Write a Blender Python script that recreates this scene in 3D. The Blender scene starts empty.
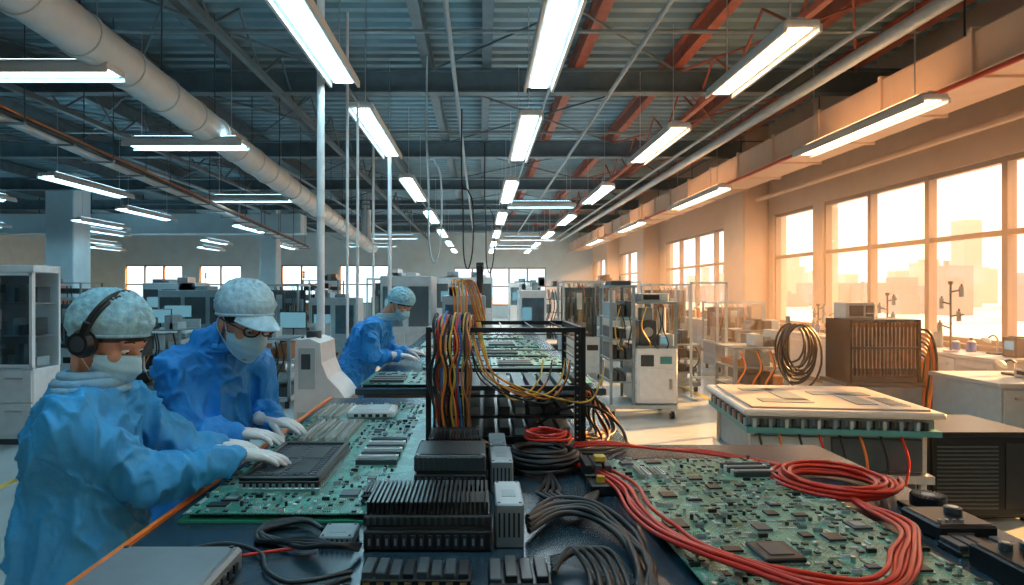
import bpy, bmesh, math, random
from mathutils import Vector, Matrix, noise
scene = bpy.context.scene
V = Vector
pi = math.pi

# ------------------------------------------------------------------ materials
_mc = {}
def M(name, col, rough=.5, metal=0.0, var=0.0, scale=12.0, bump=0.0, bscale=60.0, emit=0.0, coat=0.0, ecol=None, alpha=1.0):
    if name in _mc: return _mc[name]
    m = bpy.data.materials.new(name); m.use_nodes = True
    nt = m.node_tree; p = nt.nodes['Principled BSDF']
    c = (*col, 1)
    p.inputs['Base Color'].default_value = c
    p.inputs['Roughness'].default_value = rough
    p.inputs['Metallic'].default_value = metal
    if alpha < 1: p.inputs['Alpha'].default_value = alpha
    if coat: p.inputs['Coat Weight'].default_value = coat
    if emit:
        p.inputs['Emission Color'].default_value = (*(ecol or col), 1)
        p.inputs['Emission Strength'].default_value = emit
    if var or bump:
        tc = nt.nodes.new('ShaderNodeTexCoord')
    if var:
        n = nt.nodes.new('ShaderNodeTexNoise'); n.inputs['Scale'].default_value = scale
        n.inputs['Detail'].default_value = 5
        nt.links.new(tc.outputs['Object'], n.inputs['Vector'])
        r = nt.nodes.new('ShaderNodeValToRGB')
        r.color_ramp.elements[0].position = .3; r.color_ramp.elements[1].position = .7
        r.color_ramp.elements[0].color = (*[x*(1-var) for x in col], 1)
        r.color_ramp.elements[1].color = (*[min(1, x*(1+var)) for x in col], 1)
        nt.links.new(n.outputs['Fac'], r.inputs['Fac'])
        nt.links.new(r.outputs['Color'], p.inputs['Base Color'])
    if bump:
        n2 = nt.nodes.new('ShaderNodeTexNoise'); n2.inputs['Scale'].default_value = bscale
        n2.inputs['Detail'].default_value = 4
        nt.links.new(tc.outputs['Object'], n2.inputs['Vector'])
        b = nt.nodes.new('ShaderNodeBump'); b.inputs['Strength'].default_value = bump
        b.inputs['Distance'].default_value = .01
        nt.links.new(n2.outputs['Fac'], b.inputs['Height'])
        nt.links.new(b.outputs['Normal'], p.inputs['Normal'])
    _mc[name] = m
    return m

def glass_mat(name, tint=(.93, .96, .97), gl=.06):
    if name in _mc: return _mc[name]
    m = bpy.data.materials.new(name); m.use_nodes = True
    nt = m.node_tree; nt.nodes.clear()
    o = nt.nodes.new('ShaderNodeOutputMaterial'); mx = nt.nodes.new('ShaderNodeMixShader')
    t = nt.nodes.new('ShaderNodeBsdfTransparent'); g = nt.nodes.new('ShaderNodeBsdfGlossy')
    t.inputs['Color'].default_value = (*tint, 1); g.inputs['Roughness'].default_value = .05
    mx.inputs['Fac'].default_value = gl
    nt.links.new(t.outputs[0], mx.inputs[1]); nt.links.new(g.outputs[0], mx.inputs[2])
    nt.links.new(mx.outputs[0], o.inputs['Surface'])
    _mc[name] = m
    return m

def pcb_mat(name, base, line):
    if name in _mc: return _mc[name]
    m = bpy.data.materials.new(name); m.use_nodes = True
    nt = m.node_tree; p = nt.nodes['Principled BSDF']
    N = nt.nodes.new; L = nt.links.new
    tc = N('ShaderNodeTexCoord')
    br = N('ShaderNodeTexBrick'); br.inputs['Scale'].default_value = 30
    br.inputs['Mortar Size'].default_value = .03
    br.inputs['Color1'].default_value = (*base, 1)
    br.inputs['Color2'].default_value = (*[x*.6 for x in base], 1)
    br.inputs['Mortar'].default_value = (*line, 1)
    L(tc.outputs['Object'], br.inputs['Vector'])
    br2 = N('ShaderNodeTexBrick'); br2.inputs['Scale'].default_value = 75
    br2.inputs['Mortar Size'].default_value = .06
    br2.inputs['Color1'].default_value = (0, 0, 0, 1); br2.inputs['Color2'].default_value = (0, 0, 0, 1)
    br2.inputs['Mortar'].default_value = (1, 1, 1, 1)
    mp = N('ShaderNodeMapping'); mp.inputs['Rotation'].default_value = (0, 0, pi/2)
    L(tc.outputs['Object'], mp.inputs['Vector']); L(mp.outputs[0], br2.inputs['Vector'])
    ns = N('ShaderNodeTexNoise'); ns.inputs['Scale'].default_value = 14
    L(tc.outputs['Object'], ns.inputs['Vector'])
    gt = N('ShaderNodeMath'); gt.operation = 'GREATER_THAN'; gt.inputs[1].default_value = .53
    L(ns.outputs['Fac'], gt.inputs[0])
    mu = N('ShaderNodeMath'); mu.operation = 'MULTIPLY'
    L(gt.outputs[0], mu.inputs[0]); L(br2.outputs['Color'], mu.inputs[1])
    mx = N('ShaderNodeMix'); mx.data_type = 'RGBA'
    L(mu.outputs[0], mx.inputs['Factor']); L(br.outputs['Color'], mx.inputs[6])
    mx.inputs[7].default_value = (*line, 1)
    vo = N('ShaderNodeTexVoronoi'); vo.inputs['Scale'].default_value = 110
    L(tc.outputs['Object'], vo.inputs['Vector'])
    lt = N('ShaderNodeMath'); lt.operation = 'LESS_THAN'; lt.inputs[1].default_value = .16
    L(vo.outputs['Distance'], lt.inputs[0])
    mx2 = N('ShaderNodeMix'); mx2.data_type = 'RGBA'
    L(lt.outputs[0], mx2.inputs['Factor']); L(mx.outputs[2], mx2.inputs[6])
    mx2.inputs[7].default_value = (.5, .56, .45, 1)
    L(mx2.outputs[2], p.inputs['Base Color'])
    p.inputs['Roughness'].default_value = .3
    _mc[name] = m
    return m

white = M('white_plastic', (.70, .74, .76), .35, var=.06)
cream = M('cream_paint_orange_glow', (.72, .54, .40), .6, var=.05, scale=3)  # cream pushed towards orange, so the window glow sits in the colour
greyp = M('grey_paint', (.21, .28, .31), .4, var=.1)
lgrey = M('light_grey_paint', (.42, .5, .53), .4, var=.08)
dgrey = M('dark_grey_paint', (.045, .065, .078), .4, var=.15)
black = M('black_plastic', (.010, .014, .018), .35, var=.2)
blackm = M('black_metal', (.02, .024, .028), .3, .6)
rubber = M('black_rubber', (.010, .014, .018), .42)
steel = M('brushed_steel', (.55, .57, .6), .28, .9, var=.1, scale=30)
gold = M('gold_contacts', (.7, .5, .2), .3, .9)
redc = M('red_cable_jacket', (.60, .028, .014), .34)
orangec = M('orange_cable_jacket', (.75, .2, .03), .4)
yellowc = M('yellow_cable_jacket', (.65, .42, .05), .4)
bluec = M('blue_cable_jacket', (.03, .15, .5), .4)
orange = M('orange_edging', (.9, .22, .03), .4)
copper = M('copper_fins', (.5, .22, .1), .35, .7, var=.2)
beige = M('component_beige', (.4, .40, .33), .5)
greenp = M('green_connector', (.03, .28, .16), .45)
teal = M('teal_panel', (.06, .26, .27), .4, var=.1)
screen = M('monitor_screen', (.05, .15, .2), .2, emit=.35, ecol=(.2, .45, .55))
glass = glass_mat('clear_glass')
dglass = glass_mat('smoked_glass', (.6, .72, .78), .12)
wglass = glass_mat('window_glass', (.97, .97, .97), .04)
pcbA = pcb_mat('pcb_green', (.008, .15, .115), (.11, .46, .39))
pcbB = pcb_mat('pcb_green_pale', (.012, .13, .09), (.15, .42, .32))

# ------------------------------------------------------------------ mesh builder
def parent_to(o, par):
    if par is not None:
        o.parent = par
        o.matrix_parent_inverse = par.matrix_world.inverted()

def catmull(pts, n=6, closed=False):
    P = [V(p) for p in pts]; out = []
    N = len(P)
    rng = range(N if closed else N-1)
    for i in rng:
        if closed:
            p0, p1, p2, p3 = P[(i-1) % N], P[i], P[(i+1) % N], P[(i+2) % N]
        else:
            p0 = P[max(i-1, 0)]; p1 = P[i]; p2 = P[i+1]; p3 = P[min(i+2, N-1)]
        for k in range(n):
            t = k/n
            out.append(.5*((2*p1)+(p2-p0)*t+(2*p0-5*p1+4*p2-p3)*t*t+(3*p1-p0-3*p2+p3)*t**3))
    if not closed: out.append(P[-1])
    return out

class B:
    def __init__(s):
        s.v = []; s.f = []; s.m = []; s.s = []; s.mats = []
        s.X = None
    def mi(s, m):
        if m not in s.mats: s.mats.append(m)
        return s.mats.index(m)
    def add(s, vs, fs, m, smooth=False):
        k = len(s.v)
        if s.X is not None: vs = [s.X @ V(v) for v in vs]
        s.v.extend([tuple(v) for v in vs])
        i = s.mi(m)
        for f in fs:
            s.f.append([a+k for a in f]); s.m.append(i); s.s.append(smooth)
    def box(s, c, size, m, rz=0.0, bev=0.0, mat=None):
        hx, hy, hz = size[0]/2, size[1]/2, size[2]/2
        R = mat if mat is not None else (Matrix.Rotation(rz, 3, 'Z') if rz else None)
        c = V(c)
        vs = []; fs = []
        if bev <= 0:
            for a in (-1, 1):
                for b in (-1, 1):
                    for d in (-1, 1):
                        vs.append(V((a*hx, b*hy, d*hz)))
            fs = [(0, 1, 3, 2), (4, 6, 7, 5), (0, 4, 5, 1), (2, 3, 7, 6), (0, 2, 6, 4), (1, 5, 7, 3)]
        else:
            bev = min(bev, hx*.9, hy*.9, hz*.9)
            idx = {}
            for a in (-1, 1):
                for b in (-1, 1):
                    for d in (-1, 1):
                        idx[(a, b, d, 0)] = len(vs); vs.append(V((a*hx, b*(hy-bev), d*(hz-bev))))
                        idx[(a, b, d, 1)] = len(vs); vs.append(V((a*(hx-bev), b*hy, d*(hz-bev))))
                        idx[(a, b, d, 2)] = len(vs); vs.append(V((a*(hx-bev), b*(hy-bev), d*hz)))
            q = [(-1, -1), (1, -1), (1, 1), (-1, 1)]
            for sg in (-1, 1):
                fs.append([idx[(sg, u, w, 0)] for u, w in q])
                fs.append([idx[(u, sg, w, 1)] for u, w in q])
                fs.append([idx[(u, w, sg, 2)] for u, w in q])
            for a in (-1, 1):
                for b in (-1, 1):
                    fs.append([idx[(a, b, -1, 0)], idx[(a, b, 1, 0)], idx[(a, b, 1, 1)], idx[(a, b, -1, 1)]])
                    fs.append([idx[(a, -1, b, 0)], idx[(a, 1, b, 0)], idx[(a, 1, b, 2)], idx[(a, -1, b, 2)]])
                    fs.append([idx[(-1, a, b, 1)], idx[(1, a, b, 1)], idx[(1, a, b, 2)], idx[(-1, a, b, 2)]])
                    for d in (-1, 1):
                        fs.append([idx[(a, b, d, 0)], idx[(a, b, d, 1)], idx[(a, b, d, 2)]])
            g = []
            for f in fs:
                n = (vs[f[1]]-vs[f[0]]).cross(vs[f[2]]-vs[f[0]])
                ce = sum((vs[i] for i in f), V((0, 0, 0)))/len(f)
                g.append(list(reversed(f)) if n.dot(ce) < 0 else f)
            fs = g
        if R is not None: vs = [R @ v for v in vs]
        s.add([v+c for v in vs], fs, m)
    def bx(s, x0, x1, y0, y1, z0, z1, m, bev=0.0):
        s.box(((x0+x1)/2, (y0+y1)/2, (z0+z1)/2), (abs(x1-x0), abs(y1-y0), abs(z1-z0)), m, 0, bev)
    def frame(s, d):
        d = d.normalized()
        a = V((0, 0, 1)) if abs(d.z) < .9 else V((1, 0, 0))
        u = d.cross(a).normalized(); w = u.cross(d).normalized()
        return u, w
    def cyl(s, p0, p1, r, m, seg=12, r1=None, smooth=True):
        p0 = V(p0); p1 = V(p1); r1 = r if r1 is None else r1
        u, w = s.frame(p1-p0)
        vs = []
        for p, rr in ((p0, r), (p1, r1)):
            for i in range(seg):
                a = 2*pi*i/seg
                vs.append(p+(u*math.cos(a)+w*math.sin(a))*rr)
        s.add(vs, [[i, i+seg, (i+1) % seg+seg, (i+1) % seg] for i in range(seg)], m, smooth)
        s.add(vs, [list(range(seg)), [seg+i for i in reversed(range(seg))]], m, False)
    def tube(s, pts, r, m, seg=6, closed=False):
        P = [V(p) for p in pts]; n = len(P)
        vs = []; u = None
        for i in range(n):
            if closed: t = P[(i+1) % n]-P[(i-1) % n]
            else: t = P[min(i+1, n-1)]-P[max(i-1, 0)]
            if t.length < 1e-9: t = V((0, 0, 1))
            t.normalize()
            if u is None: u, _ = s.frame(t)
            else:
                u = u-t*u.dot(t)
                if u.length < 1e-6: u, _ = s.frame(t)
                u.normalize()
            w = t.cross(u)
            rr = r[i] if isinstance(r, (list, tuple)) else r
            for k in range(seg):
                a = 2*pi*k/seg
                vs.append(P[i]+(u*math.cos(a)+w*math.sin(a))*rr)
        fs = []
        for i in range(n if closed else n-1):
            j = (i+1) % n
            for k in range(seg):
                fs.append([i*seg+k, i*seg+(k+1) % seg, j*seg+(k+1) % seg, j*seg+k])
        s.add(vs, fs, m, True)
        if not closed:
            s.add(vs, [list(reversed(range(seg))), [(n-1)*seg+k for k in range(seg)]], m, False)
    def sph(s, c, r, m, seg=14, rings=9):
        if not isinstance(r, (tuple, list)): r = (r, r, r)
        c = V(c); vs = []; fs = []
        for i in range(rings+1):
            th = pi*i/rings
            for k in range(seg):
                a = 2*pi*k/seg
                vs.append(c+V((r[0]*math.sin(th)*math.cos(a), r[1]*math.sin(th)*math.sin(a), r[2]*math.cos(th))))
        for i in range(rings):
            for k in range(seg):
                fs.append([i*seg+k, (i+1)*seg+k, (i+1)*seg+(k+1) % seg, i*seg+(k+1) % seg])
        s.add(vs, fs, m, True)
    def grid(s, rows, m, smooth=True):
        nr = len(rows); nc = len(rows[0])
        vs = [p for r in rows for p in r]
        fs = [[i*nc+j, i*nc+j+1, (i+1)*nc+j+1, (i+1)*nc+j] for i in range(nr-1) for j in range(nc-1)]
        s.add(vs, fs, m, smooth)
    def done(s, name, par=None, mw=None):
        me = bpy.data.meshes.new(name)
        if mw is None:
            xs = [v[0] for v in s.v]; ys = [v[1] for v in s.v]; zs = [v[2] for v in s.v]
            o = V(((min(xs)+max(xs))/2, (min(ys)+max(ys))/2, min(zs)))
            me.from_pydata([(v[0]-o.x, v[1]-o.y, v[2]-o.z) for v in s.v], [], s.f)
        else:
            me.from_pydata(s.v, [], s.f)
        for m in s.mats: me.materials.append(m)
        me.polygons.foreach_set('material_index', s.m)
        me.polygons.foreach_set('use_smooth', s.s)
        me.update()
        ob = bpy.data.objects.new(name, me)
        scene.collection.objects.link(ob)
        if mw is None: ob.matrix_world = Matrix.Translation(o)
        else: ob.matrix_world = mw
        parent_to(ob, par)
        return ob

def empty(name, loc):
    e = bpy.data.objects.new(name, None); scene.collection.objects.link(e)
    e.location = loc; e.matrix_world = Matrix.Translation(V(loc)); e.empty_display_size = .2
    return e

# ------------------------------------------------------------------ organic surfaces (union by voxel remesh)
def blob(name, chains=(), ells=(), lofts=(), voxel=.01, mat=None, smooth=2, par=None, mw=None, disp=None):
    bm = bmesh.new()
    def ball(p, r):
        bmesh.ops.create_icosphere(bm, subdivisions=3, radius=1, matrix=Matrix.Translation(p) @ Matrix.Diagonal((r, r, r, 1)))
    for ch in chains:
        for i, (p, r) in enumerate(ch):
            p = V(p); ball(p, r)
            if i:
                q, rq = V(ch[i-1][0]), ch[i-1][1]
                d = p-q
                if d.length < 1e-6: continue
                rot = d.to_track_quat('Z', 'Y').to_matrix().to_4x4()
                bmesh.ops.create_cone(bm, cap_ends=True, segments=20, radius1=rq, radius2=r, depth=d.length,
                                      matrix=Matrix.Translation((p+q)/2) @ rot)
    for (c, r) in ells:
        bmesh.ops.create_icosphere(bm, subdivisions=3, radius=1, matrix=Matrix.Translation(V(c)) @ Matrix.Diagonal((*r, 1)))
    for rings in lofts:
        seg = 28; rows = []
        for (c, a, b) in rings:
            rows.append([bm.verts.new(V(c)+V(a)*math.cos(2*pi*k/seg)+V(b)*math.sin(2*pi*k/seg)) for k in range(seg)])
        for i in range(len(rows)-1):
            for k in range(seg):
                bm.faces.new([rows[i][k], rows[i][(k+1) % seg], rows[i+1][(k+1) % seg], rows[i+1][k]])
        bm.faces.new(list(reversed(rows[0]))); bm.faces.new(rows[-1])
    me = bpy.data.meshes.new(name+'_src'); bm.to_mesh(me); bm.free()
    ob = bpy.data.objects.new(name, me); scene.collection.objects.link(ob)
    md = ob.modifiers.new('r', 'REMESH'); md.mode = 'VOXEL'; md.voxel_size = voxel
    dg = bpy.context.evaluated_depsgraph_get()
    me2 = bpy.data.meshes.new_from_object(ob.evaluated_get(dg))
    ob.modifiers.clear(); ob.data = me2; bpy.data.meshes.remove(me)
    bm = bmesh.new(); bm.from_mesh(me2)
    for _ in range(smooth):
        bmesh.ops.smooth_vert(bm, verts=bm.verts, factor=.5, use_axis_x=True, use_axis_y=True, use_axis_z=True)
    if disp:
        bm.normal_update()
        mv = [(v, disp(v.co, v.normal)) for v in bm.verts]
        for v, d in mv: v.co += v.normal*d
    for f in bm.faces: f.smooth = True
    bm.to_mesh(me2); bm.free()
    me2.name = name
    me2.materials.clear(); me2.materials.append(mat)
    if mw is not None: ob.matrix_world = mw
    parent_to(ob, par)
    return ob

def hand(name, wrist, direc, side, mat, par, curl=.5, up=V((0, 0, 1))):
    ch = []
    ys = [.030, .010, -.011, -.030]; L = [.070, .079, .073, .056]; Kx = [.088, .092, .088, .080]
    for i in range(4):
        y = ys[i]*side
        ch.append([((-.01, y*.45, 0), .021), ((.045, y*.85, .002), .0165), ((Kx[i], y, .002), .0125)])
        p = V((Kx[i], y, .002)); a = .18*curl; seg = [L[i]*.45, L[i]*.31, L[i]*.24]
        c = [(p.copy(), .0108)]
        spread = ys[i]*side*2.8
        for k in range(3):
            a += curl*(.42+.07*i)
            p = p+V((math.cos(a)*math.cos(spread), math.sin(spread)*math.cos(a), -math.sin(a)))*seg[k]
            c.append((p.copy(), [.0096, .0088, .0076][k]))
        ch.append(c)
    ch.append([((.012, .022*side, -.005), .018), ((.045, .047*side, -.014), .0135), ((.072, .060*side, -.026), .0108), ((.094, .062*side, -.038), .0092)])
    ch.append([((-.07, 0, 0), .030), ((-.03, 0, 0), .026), ((0, 0, 0), .024)])
    x = V(direc).normalized(); y = V(up).cross(x).normalized(); z = x.cross(y)
    mw = Matrix.Translation(V(wrist)) @ Matrix((x, y, z)).transposed().to_4x4()
    return blob(name, ch, voxel=.0032, mat=mat, smooth=2, par=par, mw=mw)

skin = M('skin', (.58, .30, .20), .48, var=.08, scale=25, bump=.08, bscale=250)
glove = M('white_nitrile_glove', (.74, .78, .80), .45, bump=.25, bscale=90)
gownA = M('blue_gown_fabric', (.035, .35, .74), .6, var=.08, scale=6, bump=.3, bscale=40)
gownB = M('blue_gown_fabric_deep', (.014, .27, .74), .55, var=.08, scale=6, bump=.3, bscale=40)
maskm = M('surgical_mask_fabric', (.38, .68, .82), .7, bump=.15, bscale=120)
netm = M('hair_net_fabric', (.36, .70, .92), .65, var=.25, scale=40, bump=.6, bscale=70, alpha=.84)
netw = M('pale_cap_fabric', (.44, .70, .86), .65, var=.22, scale=30, bump=.5, bscale=50)
hairm = M('dark_hair', (.02, .014, .01), .5, bump=.4, bscale=150)
trouser = M('navy_trousers', (.03, .06, .12), .7)
collarm = M('pale_collar_fabric', (.25, .50, .68), .75, var=.1, scale=30, bump=.4, bscale=80)
eyew = M('eye_white', (.8, .8, .78), .2)
iris = M('eye_iris', (.03, .015, .01), .1)

def person(pelvis, chest, neck, headp, yaw, hyaw, hpitch, armR, armL, gm, cap='net', phones=False, glasses=False,
           hood=False, hs=1.06, seed=0):
    pelvis, chest, neck, headp = V(pelvis), V(chest), V(neck), V(headp)
    f = V((math.cos(yaw), math.sin(yaw), 0)); r = V((math.sin(yaw), -math.cos(yaw), 0))
    root = empty('factory_worker', (pelvis.x, pelvis.y, 0))
    ch = []
    shoes = B()
    for sgn in (1, -1):
        hip = pelvis+r*.09*sgn+V((0, 0, -.03)); kn = V((pelvis.x, pelvis.y, .50))+r*.11*sgn+f*.04
        an = V((pelvis.x, pelvis.y, .10))+r*.12*sgn-f*.02
        ch.append([(hip, .095), ((hip+kn)/2, .085), (kn, .066), ((kn+an)/2+V((0, 0, .05))-f*.01, .062), (an, .05)])
        pts = [an+V((0, 0, -.03))-f*.04, an+V((0, 0, -.05))+f*.05, an+V((0, 0, -.062))+f*.15]
        shoes.tube(catmull(pts, 5), [.046]*3+[.045]*4+[.04]*2+[.038, .03], white, 12)
        shoes.box(an+V((0, 0, -.092))+f*.055, (.26, .085, .016), black, rz=yaw, bev=.006)
    blob('trousers', ch, voxel=.014, mat=trouser, smooth=3, par=root)
    shoes.done('shoes', root)
    rings = []
    def ring(c, rf, rl, t):
        t = V(t).normalized(); fa = (f-t*f.dot(t)).normalized()
        return (c, fa*rf, r*rl)
    base = V((pelvis.x, pelvis.y, .46))
    up = V((0, 0, 1)); t1 = chest-pelvis; t2 = neck-chest
    rings.append(ring(base, .185, .235, up))
    rings.append(ring(base+V((0, 0, .22)), .18, .225, up))
    rings.append(ring(pelvis, .165, .205, up+t1))
    rings.append(ring(pelvis.lerp(chest, .5)+f*.01, .15, .185, t1))
    rings.append(ring(chest, .145, .195, t1))
    rings.append(ring(chest.lerp(neck, .55)-f*.01, .115, .16, t1+t2))
    rings.append(ring(chest.lerp(neck, .85), .085, .105, t2))
    rings.append(ring(neck, .066, .072, t2))
    rings.append(ring(neck+t2.normalized()*.03, .062, .066, t2))
    chains = []
    for arm in (armR, armL):
        sh, el, wr = V(arm[0]), V(arm[1]), V(arm[2])
        inn = sh.lerp(chest.lerp(neck, .6), .45)
        chains.append([(inn, .085), (sh, .076), (sh.lerp(el, .5), .071), (el, .068), (el.lerp(wr, .45), .062), (el.lerp(wr, .9), .041)])
    if hood:
        hb = headp-V((math.cos(hyaw), math.sin(hyaw), 0))*.085
        chains.append([(neck+r*.05-f*.03, .07), (hb+V((0, 0, -.05)), .075), (hb+V((0, 0, .03)), .055)])
        chains.append([(neck-r*.06, .06), (hb+V((0, 0, -.06))-r*.05, .06)])
    off = V((seed*3.1, seed*1.7, 0))
    def ridge(q, p):
        return max(0, 1-abs(noise.noise(q))*2.6)**p
    def disp(co, n):
        a = noise.noise((co+off)*4.0)
        w = V((noise.noise(co*3+off), noise.noise(co*3+off*2+V((5, 0, 0))), a))*.9
        b = ridge(V((co.x*8, co.y*8, co.z*4.2))+off+w, 2)
        c = ridge(V((co.x*15, co.y*15, co.z*9))+off*2+w*1.6, 2)
        d = ridge(V((co.x*30, co.y*30, co.z*24))+off+w*2, 1.5)
        return a*.006+(b-.3)*.024+(c-.3)*.014+(d-.3)*.004
    blob('gown', chains, lofts=[rings], voxel=.0075, mat=gm, smooth=4, par=root, disp=disp)
    c = B()
    for k, (dz, rr, cr) in enumerate(((.0, .085, .018), (.022, .078, .016), (-.02, .095, .014))):
        pts = [neck+t2.normalized()*dz+(f*math.cos(a)+r*math.sin(a))*rr*(1+.06*math.sin(3*a+k)) for a in [2*pi*i/28 for i in range(28)]]
        c.tube(pts, cr, collarm if not hood else gm, 8, True)
    c.done('collar', root)
    for nm, arm, side in (('right_hand_glove', armR, 1), ('left_hand_glove', armL, -1)):
        wr = V(arm[2]); el = V(arm[1])
        hand(nm, wr, arm[3], side, glove, root, curl=arm[4])
        cu = B(); d = (wr-el).normalized()
        cu.tube([wr-d*.075, wr-d*.06, wr-d*.03, wr-d*.012], [.040, .038, .031, .029], white, 16)
        cu.done('cuff', root)
    MH = Matrix.Translation(headp) @ Matrix.Rotation(hyaw, 4, 'Z') @ Matrix.Rotation(hpitch, 4, 'Y') @ Matrix.Scale(hs, 4)
    nb = MH.inverted() @ neck
    ch = [[((-.03, 0, -.05), .058), (tuple(nb), .056)],
          [((.092, 0, .012), .009), ((.108, 0, -.018), .012), ((.112, 0, -.032), .0135)],
          [((.10, -.012, -.035), .008), ((.10, .012, -.035), .008)],
          [((.045, -.045, -.055), .026), ((.075, -.012, -.098), .022), ((.075, .012, -.098), .022), ((.045, .045, -.055), .026)],
          [((.083, -.02, -.066), .013), ((.083, .02, -.066), .013)],
          [((.078, -.045, .028), .011), ((.09, -.018, .028), .010), ((.09, .018, .028), .010), ((.078, .045, .028), .011)]]
    el = [((-.005, 0, .03), (.1, .078, .1)), ((.03, 0, -.035), (.066, .060, .075)),
          ((.06, .04, -.02), (.03, .026, .024)), ((.06, -.04, -.02), (.03, .026, .024)),
          ((.079, .031, .014), (.014, .016, .010)), ((.079, -.031, .014), (.014, .016, .010))]
    for sg in (1, -1):
        el.append(((-.008, .080*sg, -.008), (.018, .010, .030)))
        el.append(((-.005, .078*sg, -.034), (.010, .008, .012)))
    blob('head', ch, ells=el, voxel=.0048, mat=skin, smooth=3, par=root, mw=MH)
    e = B()
    for sg in (1, -1):
        e.sph((.0815, .031*sg, .007), .0118, eyew, 12, 8)
        e.sph((.0885, .031*sg, .004), (.0055, .0062, .0062), iris, 10, 7)
        e.tube(catmull([(.093, .016*sg, .032), (.094, .03*sg, .039), (.083, .050*sg, .034)], 4), .0028, hairm, 6)
    e.done('eyes_and_brows', root, MH)
    mk = B(); rows = []
    nv = 16; nu = 20
    for j in range(nv+1):
        v = j/nv; row = []
        for i in range(nu+1):
            u = -1+2*i/nu; a = u*math.radians(74)
            rx = .1+.026*math.sin(pi*min(1, v*1.05))-.012*v; ry = .079+.006*math.sin(pi*v)-.012*v
            z = (-.002-.026*abs(u)**1.5)*(1-v)+(-.122+.045*abs(u)**1.6)*v
            x = rx*math.cos(a)+.016*math.exp(-(u/.22)**2)*math.exp(-((v-.22)/.3)**2)+.0022*math.sin(v*pi*7)
            y = ry*math.sin(a)
            row.append((x, y, z))
        rows.append(row)
    mk.grid(rows, maskm)
    for rr in (rows[0], rows[-1]): mk.tube(rr, .0022, maskm, 6)
    for sg, col in ((1, -1), (-1, 0)):
        t_, b_ = V(rows[0][col]), V(rows[-1][col])
        mk.tube(catmull([t_, (.0, .086*sg, .022), (-.026, .088*sg, .004), (-.02, .086*sg, -.03), b_], 5), .0018, white, 5)
    mk.done('surgical_mask', root, MH)
    ax = V((-.38, 0, .92)).normalized(); side = V((0, 1, 0)); fr = side.cross(ax).normalized()
    cc = V((-.006, 0, .032))
    def shell(scale, maxdeg, amp, rad, puff, sd):
        rows = []
        nr = 30; na = 72
        for j in range(nr+1):
            th = math.radians(maxdeg)*j/nr; row = []
            for i in range(na+1):
                a = 2*pi*i/na
                d = ax*math.cos(th)+(fr*math.cos(a)+side*math.sin(a))*math.sin(th)
                tt = j/nr
                pf = puff*math.sin(pi*min(1, tt*.92))**.7 + puff*.35*max(0, -d.x)
                edge = max(0, (tt-.85)/.15)
                nn = (1-abs(noise.noise(d*6+V((sd, 0, 0)))*2))*amp+(1-abs(noise.noise(d*14+V((sd, 2, 0)))*2))*amp*.6
                nn += amp*.35*math.sin(a*22+3*noise.noise(d*3))*max(0, (tt-.45)/.55)
                if j == 0: nn = amp
                k = scale+pf+nn*(1-edge)-edge*.01
                row.append(cc+V((d.x*rad[0], d.y*rad[1], d.z*rad[2]))*k)
            rows.append(row)
        return rows
    hb_ = B(); hb_.grid(shell(1.01, 108, .0, (.102, .081, .103), .03, 1), hairm); hb_.done('hair', root, MH)
    cb = B(); m_ = netm if cap == 'net' else netw
    rows = shell(1.05, 97 if cap == 'net' else 92, .085 if cap == 'net' else .075, (.102, .081, .103), .13 if cap == 'net' else .15, 3+seed)
    cb.grid(rows, m_)
    cb.tube(rows[-1][:-1], .0055, m_, 6, True)
    if cap == 'peak':
        r2 = []
        for j in range(5):
            t = j/4; row = []
            for i in range(15):
                a = (-1+2*i/14)*math.radians(60)
                ext = t*.078*max(0, math.cos(a*1.45))
                row.append((.104*math.cos(a)+ext, .082*math.sin(a)*(1+.08*t), .074-.020*t-.022*abs(math.sin(a))*1.0))
            r2.append(row)
        cb.grid(r2, m_); cb.grid([[(p[0], p[1], p[2]-.004) for p in rr] for rr in r2], m_)
        cb.tube([(p[0], p[1], p[2]-.002) for p in r2[-1]], .003, m_, 6)
    cb.done('hair_net' if cap == 'net' else 'peaked_cap', root, MH)
    if phones:
        h = B()
        pts = [(-.005, .112*math.cos(a), .03+.125*math.sin(a)) for a in [pi*i/20 for i in range(21)]]
        h.tube(pts, .0075, black, 8)
        pts = [(.006, .110*math.cos(a), .03+.122*math.sin(a)) for a in [pi*i/20 for i in range(21)]]
        h.tube(pts, .005, black, 8)
        for sg in (1, -1):
            h.cyl((-.002, .085*sg, -.004), (-.002, .100*sg, -.004), .040, rubber, 24)
            h.cyl((-.002, .100*sg, -.004), (-.002, .118*sg, -.004), .038, black, 24, r1=.032)
            h.cyl((-.002, .118*sg, -.004), (-.002, .120*sg, -.004), .022, dgrey, 20)
            h.box((-.002, .113*sg, .04), (.022, .010, .05), black, bev=.003)
        h.done('headphones', root, MH)
    if glasses:
        g = B()
        for sg in (1, -1):
            pts = [(.112-.012*abs(math.cos(a)*.5+.5), sg*(.033+.027*math.cos(a)), .012+.020*math.sin(a)) for a in [2*pi*i/20 for i in range(20)]]
            g.tube(pts, .0032, black, 6, True)
            g.tube(catmull([(.100, .060*sg, .016), (.05, .085*sg, .018), (-.02, .088*sg, .010)], 4), .0028, black, 6)
        g.tube([(.112, -.008, .016), (.115, 0, .018), (.112, .008, .016)], .0028, black, 6)
        g.done('glasses', root, MH)
    return root

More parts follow.
